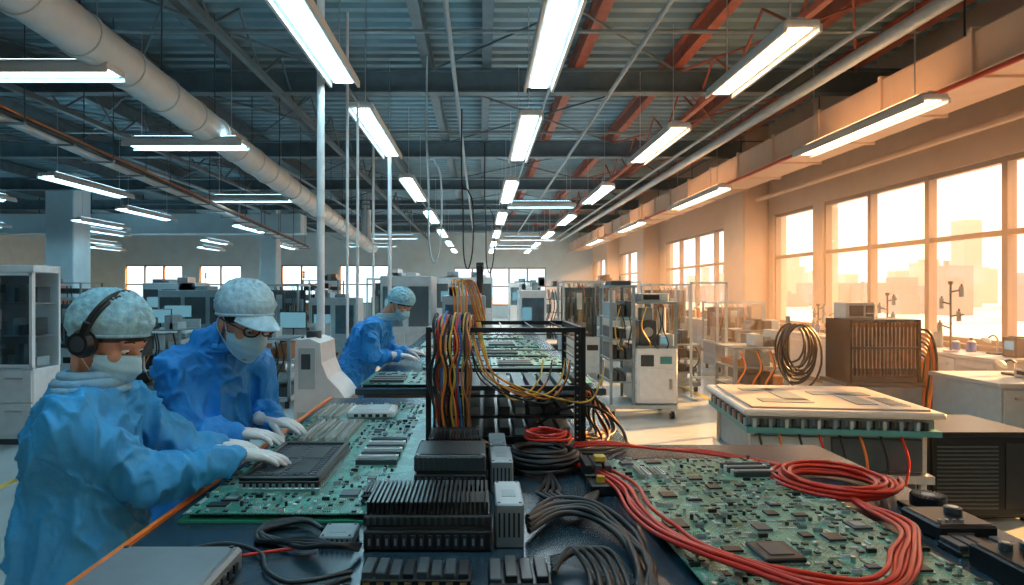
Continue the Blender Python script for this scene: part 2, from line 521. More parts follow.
person((-1.215, 1.95, .90), (-1.205, 1.95, 1.17), (-1.19, 1.96, 1.32), (-1.15, 1.98, 1.445),
       math.radians(12), math.radians(-8), math.radians(24),
       ((-1.16, 1.785, 1.215), (-1.01, 1.93, 1.02), (-.825, 2.20, 1.035), (.94, .18, -.11), .30),
       ((-1.17, 2.11, 1.22), (-1.02, 2.25, 1.02), (-.95, 2.36, 1.03), (1, .02, -.12), .35),
       gownA, cap='net', phones=True, seed=1, hs=1.04)
person((-1.18, 2.70, .93), (-1.13, 2.68, 1.20), (-1.045, 2.62, 1.375), (-.94, 2.55, 1.475),
       math.radians(-28), math.radians(-38), math.radians(24),
       ((-1.205, 2.50, 1.285), (-1.13, 2.50, 1.03), (-.94, 2.53, 1.035), (1, 0, -.1), .35),
       ((-1.00, 2.83, 1.285), (-1.00, 2.92, 1.05), (-.885, 2.74, 1.04), (1, -.30, -.13), .35),
       gownB, cap='peak', glasses=True, hood=True, seed=2, hs=1.10)
person((-1.10, 5.62, .93), (-.97, 5.62, 1.20), (-.83, 5.62, 1.365), (-.70, 5.60, 1.475),
       math.radians(-12), math.radians(-20), math.radians(34),
       ((-.93, 5.44, 1.28), (-.90, 5.38, 1.03), (-.68, 5.45, 1.045), (1, .1, -.14), .35),
       ((-.89, 5.81, 1.28), (-.84, 5.86, 1.03), (-.62, 5.80, 1.045), (1, -.2, -.14), .35),
       gownB, cap='net', seed=3, hs=1.0)

# ------------------------------------------------------------------ room shell
XR, XL, YB, YF, ZC = 6.5, -24.0, 37.0, -3.0, 5.3
b = B(); b.bx(XL, XR, YF, YB, -.2, 0, M('epoxy_floor', (.46, .56, .60), .18, var=.1, scale=1.2, bump=.04, bscale=6)); b.done('floor')
b = B()
ylw = M('floor_marking_paint', (.7, .5, .08), .5)
for x in (-1.9, -3.9, 3.35): b.bx(x-.04, x+.04, .5, 34, .0, .003, ylw)
for y in (12, 20): b.bx(-3.9, -1.9, y, y+.08, .0, .003, ylw)
b.done('floor_marking')
deck = M('steel_deck', (.21, .33, .38), .5, .1, var=.12, scale=2)
b = B(); y = YF; prof = []
while y < YB:
    prof += [(y, ZC), (y+.13, ZC), (y+.16, ZC+.07), (y+.27, ZC+.07)]
    y += .3
rows = [[(XL, p[0], p[1]) for p in prof], [(XR, p[0], p[1]) for p in prof]]
b.grid(rows, deck, False)
b.bx(XL, XR, YF, YB, ZC+.12, ZC+.2, deck)
b.done('ceiling')

def wall_with_openings(name, axis, pos, thick, a0, a1, z1, openings, mat):
    b = B()
    def bx(p, q, z0, zz):
        if q-p < .001 or zz-z0 < .001: return
        if axis == 'Y': b.bx(pos, pos+thick, p, q, z0, zz, mat)
        else: b.bx(p, q, pos, pos+thick, z0, zz, mat)
    cur = a0
    for (s_, e_, zl, zh) in openings:
        bx(cur, s_, 0, z1); bx(s_, e_, 0, zl); bx(s_, e_, zh, z1); cur = e_
    bx(cur, a1, 0, z1)
    b.done(name)
ZS, ZT = .885, 3.27
opR = [(.2, 3.2, ZS, ZT), (5.2, 12.15, ZS, ZT), (12.5, 14.2, ZS, ZT), (16.3, 22.5, ZS, ZT), (25.0, 29.8, ZS, ZT), (30.6, 36.3, ZS, ZT)]  # first opening, out of view, shortened to keep sun off the bench
wall_with_openings('wall_right', 'Y', XR, .3, YF, YB, ZC+.2, opR, cream)
opB = [(-20.5, -17.2, .8, 3.05), (-16.2, -13.8, .8, 3.05), (-12.6, -9.2, .8, 3.05), (-8.1, -5.2, .8, 3.05), (-1.5, 3.8, .7, 2.9)]
wallb = M('cool_cast_wall_paint', (.58, .74, .80), .6, var=.06, scale=2)  # bluish tone puts the cool light cast of the left side into the colour
wall_with_openings('wall_back', 'X', YB, .3, XL, XR+.3, ZC+.2, opB, wallb)
wall_with_openings('wall_left', 'Y', XL-.3, .3, YF, YB, ZC+.2, [], wallb)
wall_with_openings('wall_front', 'X', YF-.3, .3, XL, XR+.3, ZC+.2, [], wallb)
wframe = M('window_frame_paint', (.36, .27, .20), .45)
wi = 0
for (s_, e_, zl, zh) in opR:
    wi += 1; b = B()
    n = max(1, round((e_-s_)/1.42)); st = (e_-s_)/n
    for k in range(n+1):
        y = s_+k*st; w = .045
        b.bx(XR+.04, XR+.16, max(s_, y-w), min(e_, y+w), zl, zh, wframe)
    for z in (zl+.035, 2.32, zh-.035): b.bx(XR+.05, XR+.15, s_, e_, z-.035, z+.035, wframe)
    b.bx(XR-.08, XR+.02, s_-.05, e_+.05, zl-.05, zl, wframe)
    b.bx(XR+.095, XR+.102, s_, e_, zl, zh, wglass)
    b.done('window_%d' % wi)
for (s_, e_, zl, zh) in opB:
    wi += 1; b = B()
    n = max(1, round((e_-s_)/1.1)); st = (e_-s_)/n
    for k in range(n+1):
        x = s_+k*st; b.bx(max(s_, x-.05), min(e_, x+.05), YB+.04, YB+.16, zl, zh, wframe)
    for z in (zl+.04, (zl+zh)/2, zh-.04): b.bx(s_, e_, YB+.05, YB+.15, z-.04, z+.04, wframe)
    b.bx(s_, e_, YB+.095, YB+.102, zl, zh, wglass)
    b.done('window_%d' % wi)
b = B(); b.bx(XR-.02, XR, YF, YB, 0, .12, lgrey); b.done('baseboard_right')
for (x0, x1, y0, y1, m) in ((5.93, 6.5, 14.4, 15.6, cream), (5.93, 6.5, 23.2, 24.2, cream), (5.95, 6.5, 30.0, 30.5, cream),
                            (-13.6, -12.7, 20, 20.9, wallb), (-9.3, -8.6, 27, 27.7, wallb)):
    b = B(); b.bx(x0, x1, y0, y1, 0, 5.3, m, .03)
    b.bx(x0-.04, min(x1+.04, 6.5), y0-.04, y1+.04, 0, .25, lgrey, .01)
    b.done('structural_column')
beamm = M('beam_steel_paint', (.10, .15, .175), .5, .1, var=.2, scale=4)
beamr = M('rust_red_beam_paint', (.36, .10, .06), .5, .1, var=.25, scale=5)
def ibeam(b, p0, p1, h, w, m):
    x0, y0, z = p0; x1, y1, _ = p1
    if abs(x1-x0) > abs(y1-y0):
        b.bx(x0, x1, y0-w/2, y0+w/2, z, z+.03, m); b.bx(x0, x1, y0-w/2, y0+w/2, z+h-.03, z+h, m); b.bx(x0, x1, y0-.012, y0+.012, z, z+h, m)
    else:
        b.bx(x0-w/2, x0+w/2, y0, y1, z, z+.03, m); b.bx(x0-w/2, x0+w/2, y0, y1, z+h-.03, z+h, m); b.bx(x0-.012, x0+.012, y0, y1, z, z+h, m)
for i in range(8):
    y = .4+4.7*i
    b = B(); ibeam(b, (XL, y, 4.6), (XR, y, 4.6), .36, .2, beamm); b.done('ceiling_beam')
for x in [-21, -18.5, -16, -13.5, -11.2, -9, -7, -5.2, -3.7, -2.2, -.8, .1, 1.5, 3.0, 4.4, 5.7]:
    b = B(); ibeam(b, (x, YF, 4.97), (x, YB, 4.97), .3, .14, beamr if x > .5 else beamm); b.done('ceiling_purlin')
for x in (3.4, -2.9, -6.6):
    b = B(); mt = beamr if x > 0 else beamm
    b.bx(x-.04, x+.04, YF, YB, 4.42, 4.5, mt)
    y = YF+.3
    while y < YB-1:
        b.cyl((x, y, 4.46), (x, y+.8, 4.98), .018, mt, 6); b.cyl((x, y+.8, 4.98), (x, y+1.6, 4.46), .018, mt, 6)
        y += 1.6
    b.done('roof_truss')
b = B()
for i in range(7):
    y = .4+4.7*i
    for (xa, xb) in ((-.8, 3.0), (3.0, 5.7), (-5.2, -2.2), (-9, -5.2)):
        mt = beamr if xa > 2 else beamm
        b.cyl((xa, y+.1, 4.9), (xb, y+4.6, 4.9), .018, mt, 6); b.cyl((xb, y+.1, 4.9), (xa, y+4.6, 4.9), .018, mt, 6)
b.done('roof_bracing')
b = B()
for (x, z, r, m) in ((-.35, 4.52, .03, greyp), (1.0, 4.5, .022, greyp), (1.9, 4.48, .03, greyp), (-1.9, 4.5, .025, dgrey), (4.1, 4.4, .03, lgrey), (-4.6, 4.45, .03, greyp), (-8, 4.5, .05, greyp)):
    b.cyl((x, YF, z), (x, YB, z), r, m, 8)
for y in (3.2, 7.3, 12, 17, 22, 27, 32): b.cyl((-12, y, 4.55), (5.0, y, 4.55), .022, greyp, 6)
b.done('ceiling_conduit')
b = B()
p0, p1 = V((-3.35, 1.0, 4.0)), V((-3.95, 23, 3.15))
ductw = M('white_duct_paint', (.62, .72, .76), .4, var=.06, scale=6, bump=.1, bscale=20)
b.cyl(p0, p1, .2, ductw, 28)
for k in range(30):
    t = k/29; p = p0.lerp(p1, t); d = (p1-p0).normalized()
    b.cyl(p-d*.03, p+d*.03, .214, ductw, 28)
    if k % 2 == 0: b.cyl(p+V((0, 0, .2)), (p.x, p.y, 5.3), .008, dgrey, 6)
b.tube(catmull([p1, p1+V((0, .5, 0)), p1+V((-.3, .9, .4)), p1+V((-.3, 1.0, 2.1))], 6), .19, ductw, 20)
b.done('ventilation_duct')
b = B()
q0, q1 = V((-4.75, 3.0, 3.5)), V((-6.3, 23, 3.15))
for dx, dz, r, mm in ((0, 0, .05, ductw), (-.14, .02, .035, ductw), (.13, .0, .03, rubber), (.06, .07, .025, copper), (-.06, .07, .025, rubber)):
    b.cyl(q0+V((dx, 0, dz)), q1+V((dx, 0, dz)), r, mm, 10)
for k in range(22):
    p = q0.lerp(q1, k/21); b.box(p+V((0, 0, -.06)), (.42, .04, .02), greyp)
    if k % 2 == 0:
        for s_ in (-.2, .2): b.cyl(p+V((s_, 0, -.06)), (p.x+s_, p.y, 5.3), .007, dgrey, 6)
b.done('cable_tray')
b = B()
b.bx(5.1, 5.9, 0.3, 36.5, 3.82, 4.28, cream, .02)
for k in range(24): b.bx(5.07, 5.93, .6+k*1.5, .66+k*1.5, 3.79, 4.31, cream)
for k in range(12): b.cyl((5.3, 1+k*3, 4.28), (5.3, 1+k*3, 5.3), .01, dgrey, 6)
b.done('rectangular_air_duct')
b = B()
redp = M('red_pipe_paint', (.6, .07, .035), .4)
b.cyl((4.98, .3, 3.74), (4.98, 36.5, 3.74), .028, redp, 10)
b.cyl((6.2, .3, 3.62), (6.2, 14.3, 3.62), .05, cream, 12)
b.cyl((4.6, .3, 4.45), (4.6, 36.5, 4.45), .08, lgrey, 14)
for k in range(12): b.bx(4.9, 5.06, 1+k*3, 1.05+k*3, 3.70, 3.78, steel)
b.done('sprinkler_pipe')
b = B(); b.bx(-23.9, -6.8, 24.3, 25.1, 3.75, 4.5, wallb, .02)
for x in range(-23, -7, 2): b.cyl((x, 24.7, 4.5), (x, 24.7, 5.3), .02, dgrey, 6)
b.done('rectangular_air_duct')

# ------------------------------------------------------------------ light fixtures
ES = 13
ledc = M('led_panel_cool', (.85, .95, 1), .5, emit=ES, ecol=(.48, .84, 1))
ledw = M('led_panel_warm', (1, .93, .85), .5, emit=ES*.8, ecol=(1, .64, .36))
ledn = M('led_panel_neutral', (1, .97, .93), .5, emit=ES, ecol=(.72, .92, 1))
upfill = M('added_uplight_fill', (.9, .95, 1), .5, emit=7.5, ecol=(.48, .84, 1))  # glowing strip added on top of the fixtures to brighten the ceiling
upfillw = M('added_uplight_fill_warm', (1, .9, .8), .5, emit=10, ecol=(1, .5, .22))  # warm version of the added ceiling-brightening strip
fixm = M('fixture_housing', (.7, .74, .76), .4)
def fixture(x, y, z, L, along, led, w=.27):
    b = B()
    def bb(lx, ly, z0, z1, m, bev=0):
        if along == 'Y': b.bx(x-lx/2, x+lx/2, y-ly/2, y+ly/2, z0, z1, m, bev)
        else: b.bx(x-ly/2, x+ly/2, y-lx/2, y+lx/2, z0, z1, m, bev)
    bb(w, L, z, z+.06, fixm, .012)
    bb(w*.45, L*.9, z+.055, z+.11, fixm, .01)
    bb(w*.36, L*.85, z+.110, z+.113, upfillw if led is ledw else upfill)
    bb(w*.62, L*.96, z-.006, z+.004, led)
    for s_ in (-1, 1):
        if along == 'Y': b.bx(x+s_*w*.5-.012, x+s_*w*.5+.012, y-L/2, y+L/2, z-.04, z+.02, fixm)
        else: b.bx(x-L/2, x+L/2, y+s_*w*.5-.012, y+s_*w*.5+.012, z-.04, z+.02, fixm)
        px, py = (x, y+s_*L*.38) if along == 'Y' else (x+s_*L*.38, y)
        b.cyl((px, py, z+.1), (px, py, 4.97), .006, steel, 6)
    b.done('linear_light_fixture')
ycs = [(5.35, 2.0), (8.6, 2.6), (13.2, 3.0), (18, 3), (23, 3), (28, 3), (33, 3)]
for (y, L) in ycs:
    fixture(.58, y, 3.6, L, 'Y', ledn); fixture(-1.31, y-.15 if y < 6 else y-.3, 3.6, L, 'Y', ledc)
    fixture(2.45, y+.35, 3.6, L*.85, 'Y', ledn if y > 9 else ledw)
for (y, L) in [(8.1, 2.8), (14.2, 3.4), (20.5, 3.2), (27, 3.2)]: fixture(4.78, y, 3.6, L, 'Y', ledw)
fixture(.6, 1.4, 3.6, 2.0, 'Y', ledn); fixture(-1.31, 1.2, 3.6, 2.0, 'Y', ledc); fixture(2.45, 2.0, 3.6, 2.0, 'Y', ledw)
for (x, y, L) in ((-4.1, 5.9, 1.5), (-3.85, 8.4, 1.55), (-5.1, 14.2, 1.8), (-3.5, 24.5, 2.2), (-5, 29, 2.4), (1.45, 15.2, 1.6), (1.9, 25.2, 2.2), (1.6, 30.4, 2.4),
                  (-8.2, 9.5, 1.6)): fixture(x, y, 3.6 if x != -3.85 else 3.5, L, 'X', ledc, .3)
for (x, y) in ((-11.5, 19.5), (-8.8, 17), (-15, 19), (-13, 24-1.7), (-11, 26.8), (-16, 27), (-18, 22), (-7.6, 12.5), (-10.5, 13), (-9, 30), (-13, 31), (-18, 31), (-7.5, 21)):
    fixture(x, y, 3.6, 2.6, 'Y', ledc, .3)

def pole(x, y, z0, z1, r, m=None, name='service_pole'):
    b = B(); m = m or lgrey
    b.cyl((x, y, z0), (x, y, z1), r, m, 12)
    b.cyl((x, y, z0), (x, y, z0+.03), r*2.2, m, 12)
    b.cyl((x, y, z0+(z1-z0)*.5), (x, y, z0+(z1-z0)*.5+.04), r*1.35, m, 12)
    b.done(name)
pole(-1.53, 6.15, 0, 4.6, .038, white); pole(-1.43, 6.9, 0, 4.6, .016, white); pole(-1.28, 6.7, 0, 3.56, .014, white)
pole(-1.27, 9.0, 0, 3.56, .028, white); pole(-1.75, 10.5, 0, 4.6, .02, white)
b = B()
for (x, y) in ((-.68, 8.2), (-.3, 10.6), (.1, 13)):
    b.tube(catmull([(x, y, 3.4), (x+.02, y, 2.9), (x+.03, y, 2.2), (x+.1, y, 1.95), (x+.18, y, 2.3), (x+.18, y, 3.0), (x+.1, y, 3.25), (x, y, 3.4), (x, y, 4.6)], 8), .013, lgrey if x < -.5 else rubber, 6)
b.done('hanging_cable')

# ------------------------------------------------------------------ PCB generator
def rect_hit(r, ex):
    for e in ex:
        if r[0] < e[1] and r[1] > e[0] and r[2] < e[3] and r[3] > e[2]: return True
    return False
def pcb(b, x0, x1, y0, y1, z, seed, mat, cell=.03, excl=(), fill=.8, slots=()):
    rd = random.Random(seed); t = .004
    b.bx(x0, x1, y0, y1, z, z+t, mat)
    zt = z+t; ex = list(excl)
    for (sx0, sx1, sy0, sy1, n, al) in slots:
        ex.append((sx0, sx1, sy0, sy1))
        for k in range(n):
            if al == 'Y':
                xx = sx0+(sx1-sx0)*(k+.5)/n; w = (sx1-sx0)/n*.5
                b.bx(xx-w/2, xx+w/2, sy0, sy1, zt, zt+.018, white if k % 2 else beige)
                b.bx(xx-w*.12, xx+w*.12, sy0+.01, sy1-.01, zt+.018, zt+.0195, black)
            else:
                yy = sy0+(sy1-sy0)*(k+.5)/n; w = (sy1-sy0)/n*.5
                b.bx(sx0, sx1, yy-w/2, yy+w/2, zt, zt+.018, white if k % 2 else dgrey)
                b.bx(sx0+.01, sx1-.01, yy-w*.12, yy+w*.12, zt+.018, zt+.0195, black)
    area = (x1-x0)*(y1-y0)
    for _ in range(int(area*44)):
        w = rd.uniform(.03, .06); h = rd.choice([w, w, w*.6])
        cx = rd.uniform(x0+w, x1-w); cy = rd.uniform(y0+h, y1-h)
        r = (cx-w/2-.006, cx+w/2+.006, cy-h/2-.006, cy+h/2+.006)
        if rect_hit(r, ex): continue
        ex.append(r)
        b.bx(cx-w/2-.003, cx+w/2+.003, cy-h/2-.003, cy+h/2+.003, zt, zt+.0025, steel)
        b.bx(cx-w/2, cx+w/2, cy-h/2, cy+h/2, zt+.001, zt+.008, rd.choice([black, black, black, dgrey]), .001)
        if rd.random() < .15: b.bx(cx-w*.3, cx+w*.3, cy-h*.3, cy+h*.3, zt+.008, zt+.0095, greyp)
    nx = int((x1-x0)/cell); ny = int((y1-y0)/cell)
    cx_ = (x1-x0)/nx; cy_ = (y1-y0)/ny
    for i in range(nx):
        for j in range(ny):
            X0 = x0+i*cx_; Y0 = y0+j*cy_
            r = (X0, X0+cx_, Y0, Y0+cy_)
            if rect_hit(r, ex) or rd.random() > fill: continue
            cx = X0+cx_/2; cy = Y0+cy_/2; k = rd.random(); q = cx_*.5
            if k < .24:
                b.bx(cx-q*.62, cx+q*.62, cy-q*.45, cy+q*.45, zt, zt+.0015, steel)
                b.bx(cx-q*.5, cx+q*.5, cy-q*.4, cy+q*.4, zt+.001, zt+.005, black)
            elif k < .32:
                rr = q*rd.uniform(.3, .5)
                b.cyl((cx, cy, zt), (cx, cy, zt+rd.uniform(.008, .016)), rr, rd.choice([steel, dgrey, steel, black]), 8)
            elif k < .62:
                al = rd.random() < .5; mm = rd.choice([beige, white, white, black, dgrey, steel])
                for n in range(4):
                    o = (n-1.5)*q*.45
                    if al: b.bx(cx+o-q*.12, cx+o+q*.12, cy-q*.3, cy+q*.3, zt, zt+.003, mm)
                    else: b.bx(cx-q*.3, cx+q*.3, cy+o-q*.12, cy+o+q*.12, zt, zt+.003, mm)
            elif k < .70:
                b.bx(cx-q*.85, cx+q*.85, cy-q*.3, cy+q*.3, zt, zt+.01, rd.choice([lgrey, black, white, greyp]))
                b.bx(cx-q*.75, cx+q*.75, cy-q*.12, cy+q*.12, zt+.01, zt+.0108, black)
            elif k < .76:
                b.bx(cx-q*.4, cx+q*.4, cy-q*.4, cy+q*.4, zt, zt+.008, rd.choice([dgrey, steel]), .002)
            elif k < .80:
                for n in range(5):
                    o = (n-2)*q*.38
                    b.bx(cx+o-q*.06, cx+o+q*.06, cy-q*.06, cy+q*.06, zt, zt+.009, gold)
            else:
                for n in range(6):
                    ax, ay = rd.uniform(-.7, .7)*q, rd.uniform(-.7, .7)*q
                    b.bx(cx+ax-.0014, cx+ax+.0014, cy+ay-.0009, cy+ay+.0009, zt, zt+.0016, rd.choice([beige, white, white]))
    for (hx, hy) in ((x0+.012, y0+.012), (x1-.012, y0+.012), (x0+.012, y1-.012), (x1-.012, y1-.012)):
        b.cyl((hx, hy, zt), (hx, hy, zt+.002), .006, steel, 10)
        b.cyl((hx, hy, z-.014), (hx, hy, z), .004, steel, 8)

# ------------------------------------------------------------------ main workbench
TZ = .93
topm = M('bench_top_laminate', (.018, .048, .075), .26, var=.2, scale=5)
b = B()
b.bx(-.92, .66, 1.0, 3.98, TZ-.045, TZ, topm, .006)
b.bx(.64, 1.46, 1.0, 2.78, TZ-.045, TZ-.0005, topm, .006)
b.bx(-.935, -.92, 1.0, 3.98, TZ-.04, TZ+.006, orange)
b.bx(-.86, .6, 1.05, 3.9, TZ-.12, TZ-.045, dgrey)
b.bx(.6, 1.4, 1.05, 2.7, TZ-.12, TZ-.045, dgrey)
for (x, y) in ((-.83, 1.1), (-.83, 3.85), (.56, 3.85), (1.36, 1.1), (1.36, 2.65), (.56, 1.1), (-.83, 2.5), (.56, 2.6)):
    b.bx(x-.03, x+.03, y-.03, y+.03, .03, TZ-.1, greyp); b.cyl((x, y, 0), (x, y, .04), .035, black, 10)
b.bx(-.84, .58, 1.1, 3.85, .25, .28, greyp)
b.done('workbench')

def rot_builder(ang, cx, cy):
    return Matrix.Translation((cx, cy, 0)) @ Matrix.Rotation(ang, 4, 'Z') @ Matrix.Translation((-cx, -cy, 0))
b = B()
pcb(b, -.86, -.22, 1.85, 3.62, .950, 11, pcbA, .026, excl=[(-.80, -.50, 2.04, 2.58), (-.3, -.2, 1.8, 3.7), (-.68, -.40, 3.18, 3.40)],
    slots=[(-.80, -.56, 2.72, 3.12, 9, 'Y'), (-.46, -.31, 2.35, 2.75, 7, 'X'), (-.84, -.7, 3.2, 3.55, 6, 'Y')])
b.bx(-.87, -.21, 1.84, 3.63, .930, .937, greenp)
b.done('circuit_board')
b = B()
b.bx(-.785, -.515, 2.06, 2.56, .9545, .962, steel, .001)
b.bx(-.78, -.52, 2.065, 2.555, .960, .986, black, .005)
for (p, q, r_, s_) in ((-.78, -.52, 2.065, 2.085), (-.78, -.52, 2.535, 2.555), (-.78, -.762, 2.065, 2.555), (-.538, -.52, 2.065, 2.555)):
    b.bx(p, q, r_, s_, .984, .997, black, .003)
for i in range(9):
    for j in range(17):
        x = -.756+i*.0238; y = 2.092+j*.0262
        b.bx(x, x+.0185, y, y+.017, .984, .9895, dgrey, .001)
for (i, j) in ((0, 0), (1, 0), (0, 1), (1, 1)):
    b.bx(-.735+i*.09, -.66+i*.09, 2.13+j*.19, 2.29+j*.19, .988, .992, black, .002)
for k in range(24): b.bx(-.519, -.514, 2.075+k*.02, 2.085+k*.02, .962, .975, steel)
for k in range(12): b.bx(-.775+k*.021, -.765+k*.021, 2.058, 2.064, .962, .975, steel)
b.done('processor_module')
def heatsink(x0, x1, y0, y1, z0, z1, nf=18, lid=False, al='Y'):
    b = B(); h = z1-z0
    ztop = z1 if lid else z0+h*.74
    b.bx(x0, x1, y0, y1, z0, z0+h*.42, black, .004)
    b.bx(x0+.008, x1-.008, y0+.008, y1-.008, z0+h*.42, z0+h*.5, dgrey)
    b.bx(x0, x1, y0, y1, z0+h*.5, ztop, dgrey if lid else black, .005)
    n = max(4, int((x1-x0)/.018))
    for k in range(n):
        x = x0+.008+k*(x1-x0-.016)/n
        b.bx(x, x+.007, y0-.003, y0, z0+h*.55, ztop-.006, dgrey)
    if not lid:
        for k in range(nf):
            if al == 'Y':
                x = x0+.006+(x1-x0-.012)*(k+.5)/nf; w = (x1-x0)/nf*.26
                b.bx(x-w, x+w, y0+.004, y1-.004, ztop, z1, blackm)
            else:
                y = y0+.006+(y1-y0-.012)*(k+.5)/nf; w = (y1-y0)/nf*.26
                b.bx(x0+.004, x1-.004, y-w, y+w, ztop, z1, blackm)
    else:
        b.bx(x0+.02, x1-.02, y0+.02, y1-.02, z1, z1+.002, black)
    n = int((x1-x0)/.022)
    for k in range(n):
        x = x0+.011+k*(x1-x0-.02)/n
        b.bx(x, x+.012, y0-.006, y0+.002, z0+h*.08, z0+h*.34, dgrey); b.bx(x+.003, x+.009, y0-.0075, y0-.005, z0+h*.14, z0+h*.28, steel)
    for (x, y) in ((x0+.01, y0+.01), (x1-.01, y0+.01), (x0+.01, y1-.01), (x1-.01, y1-.01)):
        b.cyl((x, y, ztop-.002), (x, y, ztop+.004), .005, steel, 8)
    b.done('heat_sink_module')
heatsink(-.30, .03, 1.64, 1.84, .93, 1.055, 26)
heatsink(-.215, .02, 2.08, 2.30, .9545, 1.06, lid=True)
heatsink(-.20, .01, 2.36, 2.54, .9545, 1.05, 18)
heatsink(-.20, .0, 2.58, 2.655, .9545, 1.035, lid=True)
heatsink(-.36, -.235, 1.93, 2.05, .9545, .99, 12)
heatsink(-.215, .0, 3.34, 3.5, .93, 1.02, 14); heatsink(-.215, .0, 3.55, 3.7, .93, 1.02, lid=True)
def metal_box(name, x0, x1, y0, y1, z0, z1, m):
    b = B(); b.bx(x0, x1, y0, y1, z0, z1, m, .004)
    n = max(2, int((x1-x0)/.014))
    for k in range(n):
        x = x0+.008+k*(x1-x0-.012)/n; b.bx(x, x+.005, y0-.0015, y0, z0+(z1-z0)*.25, z1-(z1-z0)*.2, black)
    for (x, y) in ((x0+.01, y0+.01), (x1-.01, y0+.01), (x0+.01, y1-.01), (x1-.01, y1-.01)): b.cyl((x, y, z1), (x, y, z1+.002), .004, dgrey, 8)
    b.bx(x0+.25*(x1-x0), x0+.75*(x1-x0), y0+.3*(y1-y0), y0+.6*(y1-y0), z1, z1+.0008, greyp)
    b.done(name)
alu = M('aluminium_case', (.28, .34, .37), .35, .4, var=.08)
metal_box('power_supply_module', .04, .115, 1.66, 1.86, .93, 1.045, alu)
metal_box('power_supply_module', .035, .11, 2.11, 2.32, .93, 1.035, alu)
metal_box('power_supply_module', .035, .10, 2.42, 2.60, .93, 1.02, greyp)
metal_box('power_supply_module', -.42, -.33, 1.66, 1.76, .93, .96, greyp)
b = B(); b.bx(-.86, -.57, 1.26, 1.54, .93, .985, alu, .008)
b.bx(-.845, -.585, 1.275, 1.525, .985, .989, alu, .001)
for (x, y) in ((-.84, 1.28), (-.59, 1.28), (-.84, 1.52), (-.59, 1.52)): b.cyl((x, y, .989), (x, y, .992), .006, dgrey, 10)
for k in range(6): b.bx(-.572, -.564, 1.30+k*.035, 1.32+k*.035, .945, .965, black)
b.done('aluminium_enclosure')
b = B(); b.bx(-.67, -.43, 3.2, 3.38, .9545, .995, white, .01); b.bx(-.64, -.46, 3.22, 3.36, .995, .998, lgrey, .001)
for k in range(5): b.bx(-.63+k*.036, -.61+k*.036, 3.196, 3.2, .965, .98, black)
b.done('junction_box')
def connector_block(x0, x1, y0, y1, z0, z1, seed):
    rd = random.Random(seed); b = B(); b.bx(x0, x1, y0, y1, z0, z0+(z1-z0)*.5, black, .003)
    n = max(2, int((x1-x0)/.03))
    for k in range(n):
        xa = x0+(x1-x0)*k/n; xb = x0+(x1-x0)*(k+.82)/n
        b.bx(xa+.002, xb, y0+.004, y1-.004, z0+(z1-z0)*.4, z1*1.0-rd.random()*.008, rd.choice([dgrey, black, black, dgrey]), .002)
        b.bx(xa+.006, xb-.004, y0-.002, y0+.002, z0+.004, z0+(z1-z0)*.35, gold)
    b.done('connector_block')
connector_block(-.27, -.02, 1.44, 1.53, .93, .965, 1); connector_block(.02, .16, 1.42, 1.54, .93, .965, 2)
connector_block(.36, .46, 2.2, 2.34, .93, 1.0, 3)
b = B(); b.bx(.40, .44, 2.23, 2.27, 1.0, 1.02, yellowc, .003); b.bx(.36, .44, 2.08, 2.16, .93, .965, black, .004); b.cyl((.40, 2.12, .965), (.40, 2.12, .985), .014, yellowc, 12)
b.done('cable_gland')

# cage rack
b = B()
cx0, cx1, cy0, cy1, cz0, cz1 = -.215, .43, 2.68, 3.28, .93, 1.445
w = .011
for x in (cx0, cx1):
    for y in (cy0, cy1): b.bx(x-w, x+w, y-w, y+w, cz0, cz1, blackm)
for z in (cz0+.012, cz1-.012, 1.19):
    for y in (cy0, cy1): b.bx(cx0, cx1, y-w*.9, y+w*.9, z-w*.9, z+w*.9, blackm)
    for x in (cx0, cx1): b.bx(x-w*.9, x+w*.9, cy0, cy1, z-w*.9, z+w*.9, blackm)
for k in range(12):
    z = cz0+.04+k*.04
    b.bx(cx1-.003, cx1+.003, cy0, cy1, z, z+.005, blackm)
    if k % 2 == 0: b.bx(cx0, cx1, cy1-.003, cy1+.003, z, z+.005, blackm)
for k in range(5): b.bx(cx0+.05+k*.13, cx0+.055+k*.13, cy0, cy1, cz1-.012, cz1-.006, blackm)
b.bx(cx1-.035, cx1-.011, cy0-.006, cy0+.006, cz0, cz1, blackm)
for k in range(20): b.cyl((cx1-.023, cy0-.008, cz0+.03+k*.025), (cx1-.023, cy0, cz0+.03+k*.025), .004, steel, 6)
for z in (.96, 1.05, 1.14):
    b.bx(cx0+.02, cx1-.02, cy0+.06, cy1-.02, z, z+.012, blackm)
    for k in range(9):
        b.bx(cx0+.04+k*.065, cx0+.085+k*.065, cy0+.09, cy1-.06, z+.012, z+.045, [dgrey, black, greyp][k % 3], .002)
b.done('open_frame_rack')
rd = random.Random(5)
b = B()
cols = [redc, yellowc, rubber, orangec, rubber, copper, redc, rubber, bluec, orangec, rubber, yellowc, copper, dgrey]
for k in range(34):
    x = cx0+.01+rd.random()*.17; y = cy0-.03+rd.uniform(-.015, .03); m = cols[k % len(cols)]
    dx = rd.uniform(-.02, .02)
    b.tube(catmull([(x+.03, cy0+.28, 1.40+rd.random()*.05), (x+.01, cy0+.12, 1.475+rd.random()*.03), (x, cy0-.005, 1.455), (x+dx, y-.02, 1.36), (x-dx, y-.015, 1.25),
                    (x+dx*.5, y-.02, 1.12), (x+.02, y-.01, 1.0), (x+.05+rd.random()*.1, y-.02, .95)], 5), rd.choice([.004, .005, .006]), m, 6)
